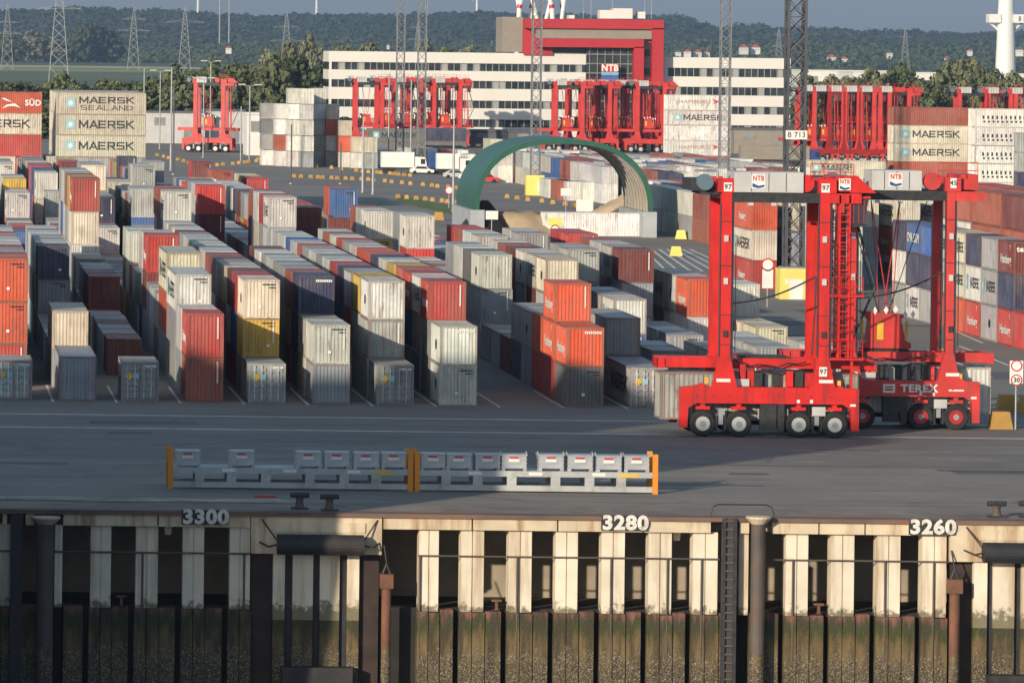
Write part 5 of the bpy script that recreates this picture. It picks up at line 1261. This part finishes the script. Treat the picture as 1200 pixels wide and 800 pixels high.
# big dark tree groups further left and bushes by the field
for i, (x, y) in enumerate(((8, 38), (40, 36), (62, 45), (92, 30), (104, 22), (116, 25), (126, 34), (46, 52), (20, 55))):
    tree(x, y, 5450 + 12*i, 0, R.uniform(34, 46), (0, 1, 4) if 80 < x < 130 else (2, 3, 1), '%s tree of the group beyond the left field' % ORD[i], 'trees beyond the left field')
# ---------------------------------------------------------------- fields, hills, far houses
FM = [mat('crop_green', (.27, .33, .11), .9, var=.15, scale=.01), mat('crop_dark', (.06, .10, .035), .9, var=.15, scale=.01), mat('crop_straw', (.52, .46, .22), .9, var=.12, scale=.01)]
for i, (ya, yb, k) in enumerate(((84, 80, 0), (79.6, 77, 2), (76.6, 73, 1), (72.6, 69.5, 0), (69.2, 67, 2))):
    Da, Db = gp(100, ya)[1], gp(100, yb)[1]
    sheet('field', -300, Da*.06, Da, Db, -.25+.03*i, FM[k])
HILLM = mat('woodland_canopy', (.03, .05, .022), .9, var=.5, scale=.035)
HILL2 = mat('hedge_canopy', (.055, .08, .033), .9, var=.5, scale=.06)
def wood(name, label, D0, D1, pa, pb, top, n, rad, m, low=0.0, seed=1, nq=44, qs=.30):
    g = np.random.default_rng(seed); tx = [t[0] for t in top]; ty = [t[1] for t in top]
    def slope(px_, t):
        u, v = (px_-XV)*CR + (np.interp(px_, tx, ty)-YV)*SR, -(px_-XV)*SR + (np.interp(px_, tx, ty)-YV)*CR
        zt_ = H - v*D1/F; return low + (zt_-low)*t**.8, u
    px_ = g.uniform(pa, pb, n); t = g.uniform(0, 1, n); D = D0 + (D1-D0)*t
    z, u = slope(px_, t); X = u*D/F; r = rad*g.uniform(.5, 1.3, n)*np.where(g.uniform(0, 1, n) < .07, 1.3, 1)
    c = np.stack([X, D, z - r*.75 - rad*.25], 1)
    d = g.normal(size=(n, nq, 3)); d[..., 1] -= .5; d[..., 2] = np.abs(d[..., 2])*1.1 - .25
    d /= np.linalg.norm(d, axis=2, keepdims=True); rr = r[:, None, None]*g.uniform(.75, 1.08, (n, nq, 1))
    o = c[:, None, :] + d*rr*np.array([1, 1, 1.0])
    nn = d + .45*g.normal(size=d.shape); nn /= np.linalg.norm(nn, axis=2, keepdims=True)
    ax = np.cross(nn, g.normal(size=d.shape)); ax /= np.linalg.norm(ax, axis=2, keepdims=True); ay = np.cross(nn, ax)
    s = (r*qs)[:, None, None]*g.uniform(.6, 1.25, (n, nq, 1)); ax *= s; ay *= s
    V = np.stack([o-ax, o-ay*.8, o+ax, o+ay], 2).reshape(-1, 3); k = len(V)//4
    Fc = np.arange(k*4).reshape(-1, 4).tolist(); V = V.tolist(); N = 60; s0 = len(V); ts = (0, .25, .5, .75, 1)
    for i in range(N+1):
        for q in ts:
            zz, uu = slope(pa+(pb-pa)*i/N, q); DD = D0+(D1-D0)*q; V.append((float(uu*DD/F), DD, float(max(-.3, zz - rad*.9)) if q else -.3))
    for i in range(N):
        for j in range(4): Fc.append([s0+i*5+j, s0+(i+1)*5+j, s0+(i+1)*5+j+1, s0+i*5+j+1])
    me = bpy.data.meshes.new(name); me.from_pydata(V, [], Fc); me.update(); me.materials.append(m)
    tag(link(name, me), label, 'woodland', None, 'stuff')
RT = [(-200, 14), (0, 11), (50, 10), (100, 6), (125, 7), (135, 10), (190, 10), (240, 14), (300, 16), (320, 18), (345, 14), (400, 16), (430, 14), (470, 17), (490, 12), (520, 15), (560, 13), (600, 14), (690, 16), (740, 16), (790, 16), (808, 19), (822, 26), (840, 30), (870, 28), (885, 26), (910, 31), (940, 31), (985, 32), (1010, 36), (1045, 32), (1080, 35), (1110, 37), (1150, 38), (1200, 36), (1400, 38)]
wood('wooded_hill', 'dark wooded ridge along the horizon', 7300, 8800, -200, 1400, RT, 7500, 12, HILLM, seed=3)
RT2 = [(-100, 58), (120, 57), (200, 54), (300, 48), (400, 46), (480, 50), (560, 48), (800, 46), (900, 48), (1000, 50), (1100, 50), (1300, 52)]
wood('far_hedgerow', 'blue green belt of trees at the foot of the ridge', 5550, 6500, -100, 1300, RT2, 3600, 9, HILL2, seed=5)
TILE = mat('red_roof_tile', (.34, .09, .05), .8, var=.2)
def house(px_, y_, wpx, D, label, m=CREAM, roof=TILE):
    X, z = at(px_, y_, D); w_ = wpx*D/F; z = max(0, z); h_ = w_*.42 + 4
    e = tag(empty('house', (X, D, z-8)), label, 'house', 'distant village houses')
    MB().box(-w_/2, w_/2, 0, w_*.8, 0, h_).build('wall', m, e)
    MB().prism([(-w_*.56, h_), (w_*.56, h_), (0, h_+w_*.42)], -.6, w_*.86).build('roof', roof, e)
    for s in (-.3, 0, .28): MB().box(w_*s-.45, w_*s+.45, -.06, -.002, 4+w_*.12, 4+w_*.25).build('window', GLASS, e)
hs_ = ((806, 60, 11), (818, 61, 12), (829, 60, 8), (795, 60, 9), (835, 62, 9), (872, 56, 14), (886, 56, 14), (905, 55, 10), (975, 67, 13), (990, 68, 10), (1003, 64, 7), (1043, 61, 9), (1122, 62, 7), (1137, 58, 8), (1148, 60, 6), (1195, 58, 12), (1080, 66, 8), (1110, 68, 10), (32, 66, 12), (52, 67, 9), (455, 50, 4), (268, 55, 9))
for i, (x, y, w_) in enumerate(hs_):
    if i in (4, 7, 10, 12, 14, 16): continue
    house(x, y, w_*.72, 5850 + 14*(i % 7), '%s from left of the %s with pale gable and red roof' % (ORD[i if i < 18 else i-18], 'village houses' if i < 18 else 'far farm houses'), CREAM if i % 3 else WHITE, TILE if i % 4 != 3 else SHED)
# ---------------------------------------------------------------- power pylons, wind turbines, white tower
PYM = mat('pylon_steel', (.30, .32, .32), .6, .2, var=.1)
def pylon(px_, ytop, D, arms, label):
    X, h_ = at(px_, ytop, D); e = tag(empty('power_pylon', (X, D, 0)), label, 'pylon', 'power pylons in the fields')
    s = D/F*.5; wb = h_*.085; r = max(.16, s*.36)
    def wdt(z): return wb*(1-z/h_)**.9 + .5
    for sx in (-1, 1):
        for sy in (-1, 1):
            b = MB(); n = 8
            for i in range(n):
                z0, z1 = h_*i/n, h_*(i+1)/n; b.tube((sx*wdt(z0), sy*wdt(z0), z0), (sx*wdt(z1)*(i < n-1), sy*wdt(z1)*(i < n-1), z1), r, 4)
            b.build('leg', PYM, e)
    b = MB(); z = 0; 
    while z < h_*.95:
        st = max(2.2, wdt(z)*1.7); z1 = min(h_, z+st)
        for sy in (-1, 1): b.tube((-wdt(z), sy*wdt(z), z), (wdt(z1), sy*wdt(z1), z1), r*.7, 4); b.tube((wdt(z), sy*wdt(z), z), (-wdt(z1), sy*wdt(z1), z1), r*.7, 4)
        z = z1
    b.build('lattice_bracing', PYM, e)['kind'] = 'stuff'
    for f, wd_ in arms:
        z = h_*f; a = wd_*D/F; b = MB()
        for s2 in (-1, 1): b.tube((0, 0, z+a*.14), (s2*a, 0, z), r*.8, 4).tube((0, 0, z), (s2*a, 0, z), r*.8, 4).tube((s2*a*.5, 0, z), (s2*a*.5, 0, z+a*.07), r*.6, 4)
        b.build('cross_arm', PYM, e)
pylon(70, -28, 2680, ((.70, 26), (.84, 22)), 'large near power pylon left, its top out of the picture')
pylon(9, 5, 4000, ((.55, 17), (.72, 13)), 'power pylon at the left edge'); pylon(157, 8, 4200, ((.62, 19), (.80, 14)), 'power pylon with two arms above the left field')
pylon(217, 8, 4000, ((.76, 23),), 'power pylon with one wide arm above the left field'); pylon(336, 13, 4600, ((.48, 20), (.72, 15)), 'power pylon left of the office building')
pylon(490, 24, 5000, ((.6, 12), (.85, 9)), 'small far power pylon above the office left wing'); pylon(913, 33, 4800, ((.6, 9), (.85, 7)), 'small far power pylon above the office right wing'); pylon(1061, 33, 4900, ((.8, 8), ), 'faint power pylon before the right ridge')
TUR = mat('turbine_white', (.75, .75, .74), .5, var=.03)
for i, (px_, y_) in enumerate(((232, 13), (371, 17), (500, 13), (559, 12))):
    D = 9300; X = at(px_, y_, D)[0]; e = tag(empty('wind_turbine', (X, D, 0)), '%s wind turbine from left above the ridge, only its shaft in view' % ORD[i], 'wind turbine')
    MB().tube((0, 0, 0), (0, 0, 160), 3.0, 10, 1.8).build('shaft', TUR, e); MB().box(-2.5, 2.5, -6, 6, 160, 165).build('nacelle', TUR, e)
    for k in range(3):
        a = math.pi/2 + k*2*math.pi/3 + i; MB().tube((0, -7, 162), (60*math.cos(a), -7, 162+60*math.sin(a)), 1.8, 6, .4).build('blade', TUR, e)
for px_ in (258, 269):
    D = 7000; X, z = at(px_, -20, D); tag(MB().tube((X, D, 0), (X, D, z), 1.0, 6).build('radio_mast', PYM), ('thin' if px_ < 260 else 'very thin') + ' far radio mast above the left ridge', 'mast')
D = 2600; X, z = at(1180, -60, D); e = tag(empty('white_tower', (X, D, 0)), 'tall white round tower with a boxy platform at the right', 'tower')
MB().tube((0, 0, 0), (0, 0, z), 5.6, 24, 3.0).build('shaft', TUR, e)
zp = at(1180, 27, D)[1]
MB().box(-9.4, -3.2, -4, 4, zp, zp+4.3).build('platform', TUR, e); MB().box(3.2, 14, -4, 4, zp, zp+4.3).build('platform', TUR, e)
for x in (5.5, 8, 10.5): MB().box(x, x+1.2, -4.1, -4.003, zp+.8, zp+3.4).build('vent', FRAME, e)
for s in (-1, 1): MB().tube((s*4.2, 0, zp-3.5), (s*8.2, 0, zp), .6, 6).build('strut', TUR, e)
HAZE = 6.5e-5
# ---------------------------------------------------------------- air
hz = bpy.data.materials.new('haze_air'); hz.use_nodes = True; n = hz.node_tree.nodes; n.clear()
out = n.new('ShaderNodeOutputMaterial'); pv = n.new('ShaderNodeVolumePrincipled'); pv.inputs['Color'].default_value = (.60, .76, 1.0, 1); pv.inputs['Density'].default_value = HAZE
pv.inputs['Anisotropy'].default_value = 0.45
hz.node_tree.links.new(pv.outputs[0], out.inputs['Volume'])
o = MB().box(-3200, 5200, -2600, 11200, -13, 340).build('haze', hz); tag(o, 'thin pale evening haze over the harbour', 'haze', None, 'stuff')
